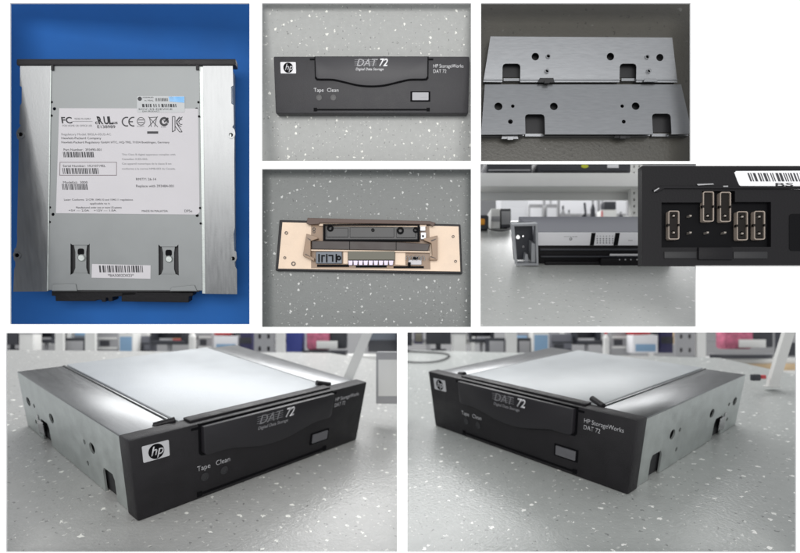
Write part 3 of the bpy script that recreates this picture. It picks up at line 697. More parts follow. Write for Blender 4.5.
# ================================================================== panel 5: drive on the shelf bench, seen from behind, and the jumper block
def upright_mat(u0, v1, Z): return Matrix.Translation((wx(u0, Z), Z - 1.0, wz(v1, Z)))
def bg(name, label, cat, u0, u1, v0, v1, Z, group=None):
    """A thing standing upright at distance Z; returns it with its width and height; its own origin is the base centre."""
    t = bpy.data.objects.new(name, None); COL.objects.link(t); t.empty_display_size = 0.02
    t.matrix_world = upright_mat((u0 + u1) / 2, v1, Z); tag(t, label, cat, group)
    return t, (u1 - u0) / F * Z, (v1 - v0) / F * Z
def part(t, name, m, *boxes, bev=0.003, fn=None):
    bm = bmesh.new()
    for b in boxes: box(bm, *b, min(bev, 0.3 * min(abs(b[1] - b[0]), abs(b[3] - b[2]), abs(b[5] - b[4]))))
    if fn: fn(bm)
    return obj(name, bm, MT[m], t, smooth=True)

def bg_case(label, cat, name, u0, u1, v0, v1, Z, m, m2, depth=0.12, style=0, group=None):
    t, w, h = bg(name, label, cat, u0, u1, v0, v1, Z, group)
    part(t, 'body', m, (-w / 2, w / 2, 0, depth, 0, h))
    if style == 0: part(t, 'front_panel', m2, (-w * .42, w * .42, -0.004, 0, h * .15, h * .85))
    elif style == 1: part(t, 'lid', m2, (-w * .52, w * .52, -0.005, depth + .005, h, h * 1.12))
    elif style == 2: part(t, 'band', m2, (-w * .5, w * .5, -0.004, 0, h * .35, h * .6)); 
    elif style == 3:
        part(t, 'shelf', m2, (-w * .46, w * .46, -0.004, 0, h * .30, h * .36), (-w * .46, w * .46, -0.004, 0, h * .62, h * .68)); part(t, 'drawer', 'charcoal', (-w * .35, w * .1, -0.006, 0, h * .4, h * .58))
    return t
def bg_post(label, u0, u1, v0, v1, Z, m='offw', holes=True, lean=0.0, group=None):
    t, w, h = bg('rack_post', label, 'post', u0, u1, v0, v1, Z, group)
    bm = bmesh.new()
    lo = [[(-w / 2, 0), (w / 2, 0), (w / 2 + lean * h, h), (-w / 2 + lean * h, h)]]
    Mx = Matrix(((1, 0, 0, 0), (0, 0, 1, 0), (0, 1, 0, 0), (0, 0, 0, 1)))
    if holes:
        n = max(3, int(h / (w * 0.55)))
        for i in range(n):
            zc = (i + .5) / n * h; cx = lean * zc
            for sx in (-0.22, 0.22):
                lo.append(rrect(cx + sx * w - w * .07, cx + sx * w + w * .07, zc - w * .12, zc + w * .12, w * .05, 2)[::-1])
    prism(bm, lo, 0, 0.02, Mx); obj('upright', bm, MT[m], t)
    part(t, 'foot', m, (-w * .6, w * .6, -0.006, 0.03, -0.006, 0))
    if holes: part(t, 'backing', 'charcoal', (-w * .3, w * .3, 0.024, 0.03, 0.0, h))
    return t
def bg_monitor(label, u0, u1, v0, v1, Z):
    t, w, h = bg('monitor', label, 'monitor', u0, u1, v0, v1, Z)
    part(t, 'screen', 'charcoal', (-w / 2, w / 2, 0, 0.03, h * .15, h)); part(t, 'stand', 'charcoal', (-w * .1, w * .1, .01, .03, 0, h * .2)); part(t, 'foot', 'charcoal', (-w * .3, w * .3, -.02, .06, -0.01, 0))
    return t
def bg_chair(label, u0, u1, v0, v1, Z):
    t, w, h = bg('office_chair', label, 'chair', u0, u1, v0, v1, Z)
    part(t, 'backrest', 'charcoal', (-w * .5, w * .42, 0.05, .08, h * .45, h), bev=.012)
    part(t, 'seat', 'charcoal', (-w * .45, w * .5, -.05, .1, h * .25, h * .38), bev=.01); part(t, 'column', 'midgrey', (-w * .06, w * .06, .0, .02, -.06, h * .26)); 
    part(t, 'armrest', 'charcoal', (w * .4, w * .48, -.03, .06, h * .38, h * .7)); part(t, 'armrest', 'charcoal', (-w * .48, -w * .4, -.03, .06, h * .38, h * .7))
    return t
def bg_bottle(label, u0, u1, v0, v1, Z, m, m2):
    t, w, h = bg('bottle', label, 'bottle', u0, u1, v0, v1, Z)
    bm = bmesh.new(); cyl(bm, (0, 0), w / 2, 0, h * .7, n=16); cyl(bm, (0, 0), w / 2, h * .7, h * .85, n=16, r2=w * .22); obj('body', bm, MT[m], t, smooth=True)
    bm = bmesh.new(); cyl(bm, (0, 0), w * .24, h * .85, h, n=12); obj('cap', bm, MT[m2], t, smooth=True)
    return t

def panel_shelf():
    Zd = 1.50
    mm = 0.78 / F * Zd                                       # metres per millimetre of the drive
    st = front_stage(586, 264.5, Zd, 0, mm)
    b = math.radians(24); R = Matrix(((1, 0, 0), (0, -math.sin(b), -math.cos(b)), (0, math.cos(b), -math.sin(b))))   # x right, y away, z up from the ramp
    st = Stage(R, Vector(((586 - CU) / F * Zd / mm, (264.5 - CV) / F * Zd / mm, Zd / mm)), mm)
    floor_sheet(st, [(476.5, 330), (700.5, 330), (700.5, 221), (476.5, 221)], 'pale_floor', MT['floor_p5'], 0.0, 2.0)
    # drive: px authoring on the vertical plane y = 0
    def V(u, v, y=0.0):
        d = st.R.transposed() @ Vector(((u - CU) / F, (v - CV) / F, 1)); o = st.R.transposed() @ (-st.t); k = (y - o.y) / d.y; p = o + d * k; return p.x, p.z
    t = thing(st, 'tape_drive', 'grey and black tape drive standing on pale flooring under the white shelf', 'tape drive')
    def pl(name, m, rects, y0, y1, bev=0.0, par=t):
        bm = bmesh.new()
        for (u0, u1, v0, v1) in rects:
            x0, z1 = V(u0, v0); x1, z0 = V(u1, v1); box(bm, x0, x1, y0, y1, z0, z1, bev)
        return obj(name, bm, MT[m], par, smooth=bool(bev))
    x0, zt = V(535.5, 232); x1, zb = V(668, 245.6)
    bm = bmesh.new(); box(bm, x0, x1, 0.5, 100, zb, zt, 0.12); obj('cover', bm, MT['grey'], t)
    pn = pl('rear_panel', 'palepanel', [(536, 668, 232.4, 245.4)], -0.6, 0.4, 0.2)
    [pl('panel_slot', 'gap', [q_], -0.9, -0.5, par=pn) for q_ in ((591.4, 593.6, 232.8, 245.2), (615.2, 617.6, 232.8, 245.2))]
    bm = bmesh.new()
    for i in range(6):
        for j in range(4):
            u = 597 + i * 3.1; v = 236.5 + j * 2.1 - (0.5 if j == 0 else 0); x, z = V(u, v); cyl(bm, (x, z), 0.75 if j else 0.5, 0.5, 0.95, FR, n=8)
    obj('vent_hole', bm, MT['charcoal'], pn)['kind'] = 'stuff'
    bm = bmesh.new(); x, z = V(563.6, 236.9); text(bm, 'CAUTION  ESD  WARNING', x, z, 1.0, FR, 0.6, 0.75); x, z = V(628, 240.8); text(bm, 'P04-022', x, z, 1.2, FR, 0.6, .75)
    x, z = V(570.6, 238.9); ring(bm, (x, z), 1.2, 1.9, .6, .75, FR, 14); box(bm, x - 1.5, x + 1.5, -.75, -.6, z - .3, z + .3); obj('panel_print', bm, MT['inkgrey'], pn)
    body = pl('connector_bay', 'black', [(538, 668, 245.6, 263.6)], 2.0, 60, 0.3)
    pl('bay_ledge', 'charcoal', [(540, 668, 248.6, 250.4), (541, 668, 256.0, 257.2)], -1.0, 2.0, 0.3, body)
    pl('metal_strip', 'silver', [(609.5, 662, 253.6, 255.6)], -2.0, -1.0, 0.2, body)
    pl('power_socket', 'black', [(600, 668, 257.6, 265.6)], -5.0, 2.0, 0.4, body)
    bm = bmesh.new()
    for u in (619.5, 625.2, 630.8, 637): x, z = V(u, 259.6, -5); cyl(bm, (x, z), 0.75, 5, 5.6, FR, n=10)
    obj('power_pin', bm, MT['silver'], body)
    pl('base_frame', 'black', [(545, 600, 261.2, 266.0)], -3.0, 3.0, .3, body)
    # channel bracket standing at the left end of the drive
    br = thing(st, 'side_bracket', 'pale steel channel bracket standing on end at the left of the grey drive', 'bracket')
    def Q(u, v): return V(u, v)
    bm = bmesh.new()
    prism(bm, [[Q(510.4, 223.0), Q(535.8, 222.2), Q(536.6, 263.4), Q(515.0, 263.6), Q(514.6, 261)], [Q(512.6, 224.6), Q(515.8, 261.4), Q(534.6, 261.4), Q(533.6, 224.2)]], -1.0, 10, FR)
    obj('channel', bm, MT['chan'], br)
    bm = bmesh.new(); prism(bm, [[Q(512.0, 224.0), Q(534.4, 223.6), Q(535, 262), Q(515.4, 262)], [Q(*p) for p in circ((519.8, 239.2), 2.1, 16)], [Q(*p) for p in circ((525.0, 238.2), 1.0, 12)]], -12, -10.5, FR); obj('back_web', bm, MT['charcoal'], br)
    bm = bmesh.new(); prism(bm, [[Q(530.2, 261), Q(534.4, 261), Q(534.4, 243), Q(530.6, 241.6)]], -10, 6, FR, bev=.3); prism(bm, [[Q(524, 261.2), Q(528.6, 261.2), Q(527.4, 254), Q(525, 253.6)]], -8, 2, FR, bev=.3)
    obj('inner_lug', bm, MT['chan'], br)
    for (u, v) in ((525, 248.6),):
        bm = bmesh.new(); ring(bm, Q(u, v), 0.6, 1.3, -10.4, -9.6, FR, 14); obj('rivet', bm, MT['midgrey'], br)
    # the shelf over it
    t2, w, h = bg('shelf', 'white enamelled shelf board spanning above the grey drive', 'shelf', 470, 712, 172.8, 186.4, 1.72)
    part(t2, 'front_edge', 'shelfw', (-w / 2, w / 2, 0, .008, 0, h), bev=.004)
    part(t2, 'board', 'shelfw', (-w / 2, w / 2, .008, .16, h * .55, h * .9))
    part(t2, 'rear_lip', 'offw', (-w / 2, w / 2, .16, .17, -0.002, h))
    for (a, c, m_, lb, st_) in ((486.6, 532, 'charcoal', 'charcoal equipment case at the left end of the white shelf', 0), (537.5, 631, 'charcoal', 'long charcoal equipment case with yellow sticker on the white shelf', 5)):
        t3, w, h = bg('equipment_case', lb, 'case', a, c, 158, 172.6, 1.735)
        part(t3, 'body', m_, (-w / 2, w / 2, 0, .16, 0, h), bev=.004); part(t3, 'front_trim', 'midgrey' if st_ == 0 else 'charcoal', (-w * .46, w * .46, -.004, 0, h * .1, h * .2))
        if st_ == 5:
            def oval(bm):
                prism(bm, [[(x, z) for x, z in [(wx(584.6, 1.735) - t3.location.x + math.cos(a_) * .0125, h * .43 + math.sin(a_) * .0065) for a_ in [k * math.pi / 12 for k in range(24)]]]], .001, .002, FR)
            part(t3, 'sticker', 'yellow', fn=oval); x = wx(607, 1.735) - t3.location.x
            part(t3, 'paper_label', 'whiteprint', (x, x + .038, -.003, 0, h * .3, h * .62))
    bg_post('pale perforated rack post holding up the right end of the white shelf', 631, 642.5, 150, 236, 1.83, 'offw')
    bg_post('grey rack post at the left end of the white shelf', 477, 496, 184, 228, 2.05, 'midgrey', holes=False)
    # things on and behind the bench
    bg_case('pale grey desktop device beside its dark twin at the left of the bench', 'device', 'desktop_device', 491, 500, 208.5, 228.5, 1.93, 'offw', 'midgrey', .10, 2)
    bg_case('dark charcoal desktop device next to the pale grey one on the bench', 'device', 'desktop_device', 500.4, 511, 208.5, 227.6, 1.94, 'charcoal', 'midgrey', .10, 0)
    pg, w, h = bg('power_plug', 'black and orange power plug lying at the left edge of the bench', 'plug', 476, 489, 214.5, 229.5, 1.90)
    part(pg, 'body', 'charcoal', (-w * .5, w * .5, 0, .03, 0, h), bev=.008); part(pg, 'orange_cap', 'orange', (-w * .5, w * .15, -.012, 0, h * .28, h * .68), bev=.006)
    bm = bmesh.new()
    pts = smooth_curve([cam2world(Vector(((u - CU) / F * Z, (v - CV) / F * Z, Z))) for u, v, Z in ((484, 226, 1.93), (492, 230.0, 1.87), (502, 231.0, 1.85), (511, 229.0, 1.88), (522, 226.0, 1.93))], 8)
    tube(bm, pts, .0022); pts = [p + Vector((0, .02, .006)) for p in pts]; tube(bm, pts, .0022)
    tag(obj('black_cable', bm, MT['cable'], smooth=True), 'pair of black cables curving from the plug across the bench', 'cable')
    # blurred room behind
    Zb = 2.7
    pa, w, h = bg('paper_stack', 'white sheets of paper leaning in bright light beyond the bench', 'papers', 499, 528, 197, 226, Zb - .1)
    part(pa, 'sheet', 'whiteprint', (-w * .45, w * .5, 0, .01, 0, h * .95)); part(pa, 'loose_sheet', 'whiteprint', (-w * .3, w * .35, -.02, -.012, 0, h * .6))
    bg_case('small framed white screen behind the drive, nearest the bracket', 'screen', 'framed_screen', 529, 543, 204, 230, Zb, 'midgrey', 'whiteprint', .05, 0)
    bg_case('second framed white screen behind the drive, right of the first', 'screen', 'framed_screen', 546, 557.5, 204, 230, Zb, 'midgrey', 'whiteprint', .05, 0)
    for k_, (u_, lb_) in enumerate(((544.5, 'thin grey stand post between the two framed screens'), (559, 'thin grey stand post right of the second framed screen'), (599, 'thin grey stand post left of the red container'), (628.5, 'thin grey stand post near the perforated rack post'))):
        bg_post(lb_, u_ - 0.9, u_ + 0.9, 196, 230, Zb + .05, 'midgrey', holes=False)
    wp, w, h = bg('white_backing', 'wide white panel added to brighten the background behind the drive', 'white_backing', 492, 644, 192, 240, Zb + .5)  # white panel added to brighten the background, standing in for bright windows
    part(wp, 'panel', 'whiteprint', (-w / 2, w / 2, 0, .03, 0, h)); part(wp, 'trim', 'midgrey', (-w / 2, w / 2, -.006, 0, h * .30, h * .33)); part(wp, 'trim', 'midgrey', (-w * .12, -w * .11, -.006, 0, 0, h)); part(wp, 'trim', 'midgrey', (w * .22, w * .23, -.006, 0, 0, h))
    dk, w, h = bg('workbench', 'far grey workbench with dark drawers behind the drive', 'workbench', 500, 640, 213.5, 217, Zb + .25)
    part(dk, 'top', 'midgrey', (-w / 2, w / 2, 0, .2, 0, h)); part(dk, 'drawer', 'charcoal', (-w * .4, -w * .1, .01, .2, -.12, -.002)); part(dk, 'drawer', 'charcoal', (w * .1, w * .4, .01, .2, -.12, -.002))
    bg_bottle('slim grey bottle behind the drive near the framed screens', 561, 565, 206, 230, Zb, 'midgrey', 'charcoal')
    am, w, h = bg('lamp_arm', 'dark jointed desk lamp arm behind the middle of the drive', 'desk lamp', 572, 590, 203, 230, Zb - .05)
    def arm(bm):
        tube(bm, [(-w * .45, 0, h * .1), (-w * .1, 0, h * .4), (w * .25, 0, h * .62), (w * .2, 0, h * 1.0)], .006); tube(bm, [(w * .25, 0.01, h * .62), (w * .3, .01, 0)], .009)
    part(am, 'jointed_arm', 'charcoal', fn=arm); part(am, 'base', 'charcoal', (-w * .5, w * .0, -.02, .05, -.01, h * .14))
    bg_bottle('dark thermos standing behind the drive right of the lamp arm', 590.5, 595, 200, 230, Zb, 'charcoal', 'midgrey')
    rc, w, h = bg('red_container', 'red and pale container behind the drive below the shelf', 'container', 601, 617, 203, 230, Zb)
    part(rc, 'body', 'offw', (-w / 2, w / 2, 0, .06, 0, h * .75)); part(rc, 'band', 'red', (-w * .4, w * .45, -.004, 0, h * .05, h * .32)); part(rc, 'top', 'charcoal', (-w * .3, w * .45, .0, .05, h * .76, h * 1.06)); part(rc, 'side_stripe', 'red', (-w * .5, -w * .4, -.004, 0, h * .1, h * .7))
    bg_bottle('small dark bottle between the red container and the rack post', 618.5, 623, 212, 230, Zb, 'charcoal', 'midgrey')
    bg_case('pale box beside the rack post behind the drive', 'box', 'storage_box', 624, 632, 216, 230, Zb, 'offw', 'midgrey', .05, 0)
    bg_bottle('thin dark spray bottle behind the drive left of the lamp arm', 567.5, 570.5, 210, 230, Zb, 'midgrey', 'charcoal')

    # ---- the black connector block in close-up, mounted over the right of this opening
    Zk = 0.994
    sk = front_stage(642, 265.2, Zk, 0, Zk / F)               # unit = one photograph pixel, x right, y up, z towards the viewer
    def K(u, v): return (u - 642.0, 265.2 - v)
    def R_(u0, u1, v0, v1, r=None):
        a = K(u0, v1); c = K(u1, v0)
        return rrect(a[0], c[0], a[1], c[1], r) if r else [a, (c[0], a[1]), c, (a[0], c[1])]
    kb = thing(sk, 'jumper_block', 'large black connector block with six pale-rimmed jumpers on two rows of pins', 'connector block')
    def kp(name, m, loops, z0, z1, par=kb, bev=0.0, holes=None):
        bm = bmesh.new()
        for l in loops: prism(bm, [l] + (holes or []), z0, z1, bev=bev)
        return obj(name, bm, MT[m], par, smooth=bool(bev))
    shell = kp('housing', 'black', [R_(642, 850, 166, 265.2)], -9, -6.01, holes=None)
    # front frame with the socket window
    win = [K(661.5, 202.5), K(661.5, 247.5), K(697, 247.5), K(697, 251), K(731.5, 251), K(731.5, 247), K(771, 247), K(771, 202), K(735, 202), K(735, 191), K(702, 191), K(702, 202.5)]
    fr = kp('face_frame', 'black', [R_(642, 850, 166, 265.2)], -6, 0, shell, holes=[win])
    kp('upper_ridge', 'black', [[K(652, 190), K(660, 186), K(800, 186.5), K(850, 187), K(850, 189.5), K(800, 189.3), K(664, 189), K(656, 193)]], 0.0, 1.6, fr, bev=.5)
    kp('lower_tab', 'black', [R_(697.5, 731.5, 247.6, 260)], 0.02, 2.2, fr, bev=.6)
    kp('lower_groove', 'dark', [R_(664, 696, 251.8, 258.5)], 0.01, .9, fr, bev=.3); kp('lower_groove', 'dark', [R_(733, 767, 251.8, 258.8)], 0.01, .9, fr, bev=.3)
    kp('side_hole', 'blackdeep', [R_(789, 850, 214, 251, 3)], 0.01, .4, fr)
    kp('socket_floor', 'blackdeep', [R_(660, 772, 190, 252)], -5.9, -5.2, shell)
    pins = []
    ux = [673.6, 690.4, 707.6, 725.0, 742.2, 759.2]
    for k_, u in enumerate(ux):
        for v in ((215.9, 232.7) if k_ not in (4, 5) else (216.8, 233.6)):
            bm = bmesh.new(); a = K(u, v); 
            cyl(bm, a, 1.5, -5.2, 0.4, M=Matrix.Translation((a[0], a[1], 0)) @ Matrix.Rotation(.78, 4, 'Z') @ Matrix.Translation((-a[0], -a[1], 0)), n=4, r2=1.4); cyl(bm, a, 1.4, .4, 1.3, M=Matrix.Translation((a[0], a[1], 0)) @ Matrix.Rotation(.78, 4, 'Z') @ Matrix.Translation((-a[0], -a[1], 0)), n=4, r2=.5)
            obj('pin', bm, MT['pin'], kb)
    for k_, (u, va, vb) in enumerate(((673.4, 211, 239.6), (708, 191.8, 221.8), (725, 192.2, 222), (741.8, 211.6, 240.4), (759, 211.2, 239.8))):
        bm = bmesh.new(); o_ = R_(u - 5.4, u + 5.4, va, vb, 1.8)
        i_ = R_(u - 4.6, u + 4.6, va + 0.8, vb - 0.8, 1.4)
        prism(bm, [o_, i_[::-1]], -4.4, 1.0); j = obj('jumper', bm, MT['jumper'], kb)
        bm = bmesh.new(); ph = [circ(K(u, v), 2.2, 14)[::-1] for v in (215.9, 232.7, 216.8, 233.6) if va < v - 3 and v + 3 < vb and abs(v - (216.4 if k_ < 3 else 216.0)) >= 0]
        vs = [v for v in ((215.9, 232.7) if k_ < 3 else (216.8, 233.6)) if va + 3 < v < vb - 3]
        prism(bm, [R_(u - 4.3, u + 4.3, va + 1.1, vb - 1.1, 1.3)] + [circ(K(u, v), 2.3, 14)[::-1] for v in vs], -4.0, -0.6); obj('jumper_core', bm, MT['jumperin'], j)
        bm = bmesh.new(); 
        for sx in (-1, 1): box(bm, u - 642 + sx * 5.4 - .9, u - 642 + sx * 5.4 + .9, 265.2 - (va + vb) / 2 - 1.2, 265.2 - (va + vb) / 2 + 1.2, -2, 1.15)
        obj('jumper_nib', bm, MT['jumperin'], j)
    lb = [K(734.2, 172.6), K(736, 171.2), K(850, 170.6), K(850, 191), K(752, 188), K(743, 187.2), K(739.2, 185.4), K(737.2, 181)]
    sl = kp('sticker', 'whiteprint', [lb], 0.0, 0.35, kb)
    bm = bmesh.new(); a = K(747, 181.6); c = K(812, 173.2); barcode(bm, a[0], c[0], a[1], c[1], .35, .55, seed=23, unit=1.05, lean=3.2)
    text(bm, 'BS', 774.0 - 642, 265.2 - 186.4, 3.4, None, .35, .55, xs=4.0, bold=.02); obj('sticker_print', bm, MT['ink'], sl)
    [kp('scuff', 'midgrey', [l_], 1.6, 1.75, fr) for l_ in ([K(696, 184.5), K(712, 184.0), K(713, 185.0), K(697, 186.0)], [K(653, 191.2), K(658, 188.2), K(658.6, 189), K(653.4, 192.4)], [K(722, 186.4), K(727, 186.2), K(727, 187.4), K(722.4, 187.4)])]
panel_shelf()

# ================================================================== panels 6 and 7: the drive in three-quarter view
H6, D6, KT, KR, KZ = 38.0, 130.0, 0.06, 0.03, 0.11
def taper(p):
    y = max(p.y, 0.0) / D6
    return Vector((W / 2 + (p.x - W / 2) * (1 - KT * (1 - p.z / H6)) * (1 - KR * y), p.y, p.z * (1 - KZ * y)))
R6 = ((0.59648, -0.79419, 0.11604), (-0.09676, -0.21467, -0.97188), (0.79677, 0.56848, -0.20489)); t6 = (-113.65, 77.67, 216.71)
R7 = ((0.60111, 0.79669, -0.06288), (0.10587, -0.15737, -0.98185), (-0.79212, 0.58354, -0.17894)); t7 = (21.5, 58.5, 360.97)
def scale_for(R, t, u, v, Z):
    s = Stage(R, t, 1.0); x, y = s.U(u, v); p = s.R @ Vector((x, y, 0)) + s.t
    return Z / p.z
s6 = Stage(R6, t6, scale_for(R6, t6, 1.5, 557, 1.008)); s7 = Stage(R7, t7, scale_for(R7, t7, 801, 557, 1.008))
drive = make_drive(s6, 'tape drive in three-quarter view with the badge end of its black bezel nearest the viewer', H6, D6, taper)
dup(drive, s7.M, 'tape drive in three-quarter view with the StorageWorks end of its black bezel nearest the viewer'.replace('StorageWorks', 'lettered'))
floor_sheet(s6, [(1.5, 557), (401, 557), (401, 364), (330, 353), (1.5, 350)], 'speckled_worktop', MT['floor_p6'], 0.0, 6.0)
floor_sheet(s7, [(403.5, 557), (801, 557), (801, 376), (720, 358), (403.5, 350)], 'grey_worktop', MT['floor_p7'], 0.0, 6.0)

def room(dx, side):
    """Blurred workshop things on the benches beyond the worktop; dx shifts them into the panel."""
    where = 'beyond the left worktop' if side == 0 else 'beyond the right worktop'
    Z = 3.2; B = 358
    G = None
    if side == 0:
        bg_monitor('dark monitor at the far left end ' + where, 2, 18, 322, 349, Z)
        bg_case('white flared bin between dark shapes ' + where, 'bin', 'waste_bin', 19, 33, 334, B, Z, 'offw', 'midgrey', .08, 1)
        bg_chair('dark office chair left of the first pale post ' + where, 34, 57, 322, B - 8, Z + .2)
        bg_post('pale leg post left of the black printer ' + where, 55, 63, 322, B, Z, 'offw', holes=False)
        bg_case('low black printer between two pale posts ' + where, 'printer', 'printer', 64, 85, 338, B, Z + .05, 'charcoal', 'midgrey', .12, 0)
        bg_post('wider pale leg post right of the black printer ' + where, 85, 95, 322, B, Z, 'offw', holes=False)
        bg_case('grey and white stack of instruments ' + where, 'instruments', 'instrument_stack', 97, 118, 328, B, Z + .1, 'midgrey', 'offw', .1, 3)
        bg_case('pale blue carton right of the instrument stack ' + where, 'carton', 'carton', 119, 133, 333, B, Z, 'offw', 'skyb', .1, 0)
        bg_case('lilac grey device left of the big dark chair ' + where, 'device', 'desktop_device', 135, 150, 336, B, Z + .1, 'grey', 'charcoal', .1, 3)
        bg_chair('big dark office chair in the middle ' + where, 152, 186, 320, B - 5, Z + .1)
        bg_bottle('white bottle right of the big dark chair ' + where, 189, 196, 328, B, Z, 'offw', 'red')
        bg_case('grey instrument left of the red and blue carton ' + where, 'instruments', 'instrument_stack', 198, 212, 326, B, Z + .1, 'midgrey', 'offw', .1, 3)
        t, w, h = bg('carton', 'white carton with red top and blue foot ' + where, 'carton', 214, 238, 326, 352, Z)
        part(t, 'body', 'whiteprint', (-w / 2, w / 2, 0, .1, 0, h * .62)); part(t, 'red_top', 'red', (-w * .5, w * .2, 0, .1, h * .64, h)); part(t, 'blue_foot', 'skyb', (-w * .4, w * .4, -.004, 0, h * .05, h * .3)); part(t, 'dark_flap', 'charcoal', (w * .28, w * .5, 0, .05, h * .64, h * 1.05))
        bg_case('navy binder left of the perforated post ' + where, 'binder', 'binder', 240, 252, 328, 352, Z, 'navy', 'charcoal', .08, 2)
        bg_post('grey perforated rack post ' + where, 254, 274, 318, 355, 3.0, 'midgrey')
        bg_post('narrow white post right of the perforated post ' + where, 276, 284.5, 318, 357, 3.0, 'offw', holes=False)
        bg_case('deep blue crate right of the white post ' + where, 'crate', 'crate', 286, 302, 324, 352, 3.1, 'blue', 'navy', .1, 1)
        t, w, h = bg('bag', 'pink and black bag on the pale bench ' + where, 'bag', 304, 346, 324, 355, 3.1)
        part(t, 'body', 'pink', (-w * .45, w * .1, 0, .1, h * .15, h * .9), bev=.02); part(t, 'dark_side', 'charcoal', (w * .1, w * .5, .02, .1, h * .2, h), bev=.01); part(t, 'tray', 'charcoal', (-w * .52, w * .5, -.03, .12, 0, h * .14)); part(t, 'strap', 'offw', (-w * .2, w * .3, -.008, 0, h * .2, h * .45))
        bench = (286, 402, 355.5, 363, 3.1); wood = (288, 402, 363, 371.5, 3.08)
        bg_post('slanting white bench leg at the right ' + where, 340, 350, 318, 386, 2.05, 'offw', holes=False, lean=.42)
        bg_case('black bin with slate trim behind the slanting leg ' + where, 'bin', 'waste_bin', 368, 400, 318, 352, 3.3, 'charcoal', 'module', .1, 2)
        bg_case('pale grey cabinet low at the right edge ' + where, 'cabinet', 'cabinet', 376, 404, 352, 404, 1.88, 'midgrey', 'offw', .1, 0)
    else:
        bg_monitor('dark monitor cut by the left edge ' + where, 396, 412, 322, 350, Z)
        bg_monitor('dark monitor near the left edge ' + where, 426, 451, 318, 349, Z)
        bg_case('white bin between the monitor and the dark chair ' + where, 'bin', 'waste_bin', 453, 466, 334, B, Z, 'offw', 'midgrey', .08, 1)
        bg_chair('dark office chair right of the white bin ' + where, 469, 494, 320, B - 8, Z + .15)
        bg_case('low black printer left of the pale post ' + where, 'printer', 'printer', 488, 505, 338, B, Z, 'charcoal', 'midgrey', .12, 0)
        bg_post('pale leg post right of the black printer ' + where, 506, 517, 320, B, Z, 'offw', holes=False)
        bg_case('small black device right of the pale post ' + where, 'device', 'desktop_device', 518, 531, 338, B, Z + .05, 'charcoal', 'midgrey', .1, 0)
        bg_case('blue and white carton in the middle left ' + where, 'carton', 'carton', 533, 549, 331, B, Z, 'offw', 'skyb', .1, 0)
        bg_case('lilac grey device left of the big dark chair ' + where, 'device', 'desktop_device', 551, 572, 334, B, Z + .1, 'grey', 'charcoal', .1, 3)
        bg_chair('big dark office chair in the middle ' + where, 574, 600, 320, B - 5, Z + .1)
        bg_bottle('white bottle right of the big dark chair ' + where, 603, 609, 330, B, Z, 'offw', 'red')
        bg_case('grey instrument left of the red and blue carton ' + where, 'instruments', 'instrument_stack', 611, 630, 326, B, Z + .1, 'midgrey', 'offw', .1, 3)
        t, w, h = bg('carton', 'white carton with red top and blue foot ' + where, 'carton', 633, 658, 324, 353, Z)
        part(t, 'body', 'whiteprint', (-w / 2, w / 2, 0, .1, 0, h * .62)); part(t, 'red_top', 'red', (-w * .5, w * .2, 0, .1, h * .64, h)); part(t, 'blue_foot', 'skyb', (-w * .4, w * .4, -.004, 0, h * .05, h * .3)); part(t, 'dark_flap', 'charcoal', (w * .28, w * .5, 0, .05, h * .64, h * 1.05))
        bg_case('navy binder left of the perforated post ' + where, 'binder', 'binder', 661, 673, 326, 353, Z, 'navy', 'charcoal', .08, 2)
        bg_post('grey perforated rack post ' + where, 676, 695, 316, 357, 3.0, 'midgrey')
        bg_post('narrow white post right of the perforated post ' + where, 697, 706, 316, 360, 3.0, 'offw', holes=False)
        t, w, h = bg('bag', 'pink and black bag on the pale bench ' + where, 'bag', 722, 776, 322, 354, 3.1)
        part(t, 'body', 'pink', (-w * .45, w * .1, 0, .1, h * .15, h * .9), bev=.02); part(t, 'dark_side', 'charcoal', (w * .1, w * .5, .02, .1, h * .2, h), bev=.01); part(t, 'strap', 'offw', (-w * .2, w * .3, -.008, 0, h * .2, h * .45))
        t, w, h = bg('tray', 'black oval tray on the pale bench ' + where, 'tray', 710, 772, 354.5, 358.5, 3.05)
        def ov(bm):
            prism(bm, [[(math.cos(a) * w / 2, math.sin(a) * .06) for a in [k * math.pi / 14 for k in range(28)]]], 0, h)
        part(t, 'dish', 'charcoal', fn=ov); part(t, 'rim', 'midgrey', fn=lambda bm: prism(bm, [[(math.cos(a) * w / 2, math.sin(a) * .06) for a in [k * math.pi / 14 for k in range(28)]], [(math.cos(a) * w * .46, math.sin(a) * .055) for a in [-k * math.pi / 14 for k in range(28)]]], h, h * 1.2))
        bench = (706, 806, 358.5, 363.5, 3.1); wood = (718, 806, 363.5, 370.5, 3.08)
        bg_post('slanting white bench leg at the right ' + where, 769, 779, 316, 386, 2.0, 'offw', holes=False, lean=.30)
        bg_case('black bin behind the slanting leg ' + where, 'bin', 'waste_bin', 786, 806, 318, 356, 3.3, 'charcoal', 'midgrey', .1, 2)
        bg_case('pale grey cabinet low at the right edge ' + where, 'cabinet', 'cabinet', 744, 806, 370.8, 398, 3.04, 'offw', 'midgrey', .1, 0)
        t, w, h = bg('connector', 'small black plug with a red tip on the worktop', 'plug', 753, 767, 374.5, 381, 2.0)
        part(t, 'body', 'charcoal', (-w * .5, w * .1, 0, .02, 0, h), bev=.004); part(t, 'tip', 'red', (w * .1, w * .5, .002, .016, h * .3, h * .9), bev=.003)
        bm = bmesh.new(); pts = [s7.M @ Vector((*s7.U(u, v, 1.5), 1.5)) for u, v in ((398, 351), (420, 352), (440, 353), (449, 355), (446, 358.5), (436, 361.5), (420, 362.5), (398, 361))]
        tube(bm, smooth_curve(pts, 6), .0042); tag(obj('black_cable', bm, MT['cable'], smooth=True), 'black cable looped on the grey worktop at its far left', 'cable')
    rnd = random.Random(31 + side)
    u0, u1 = (4, 300) if side == 0 else (404, 716)
    far = Z + .55
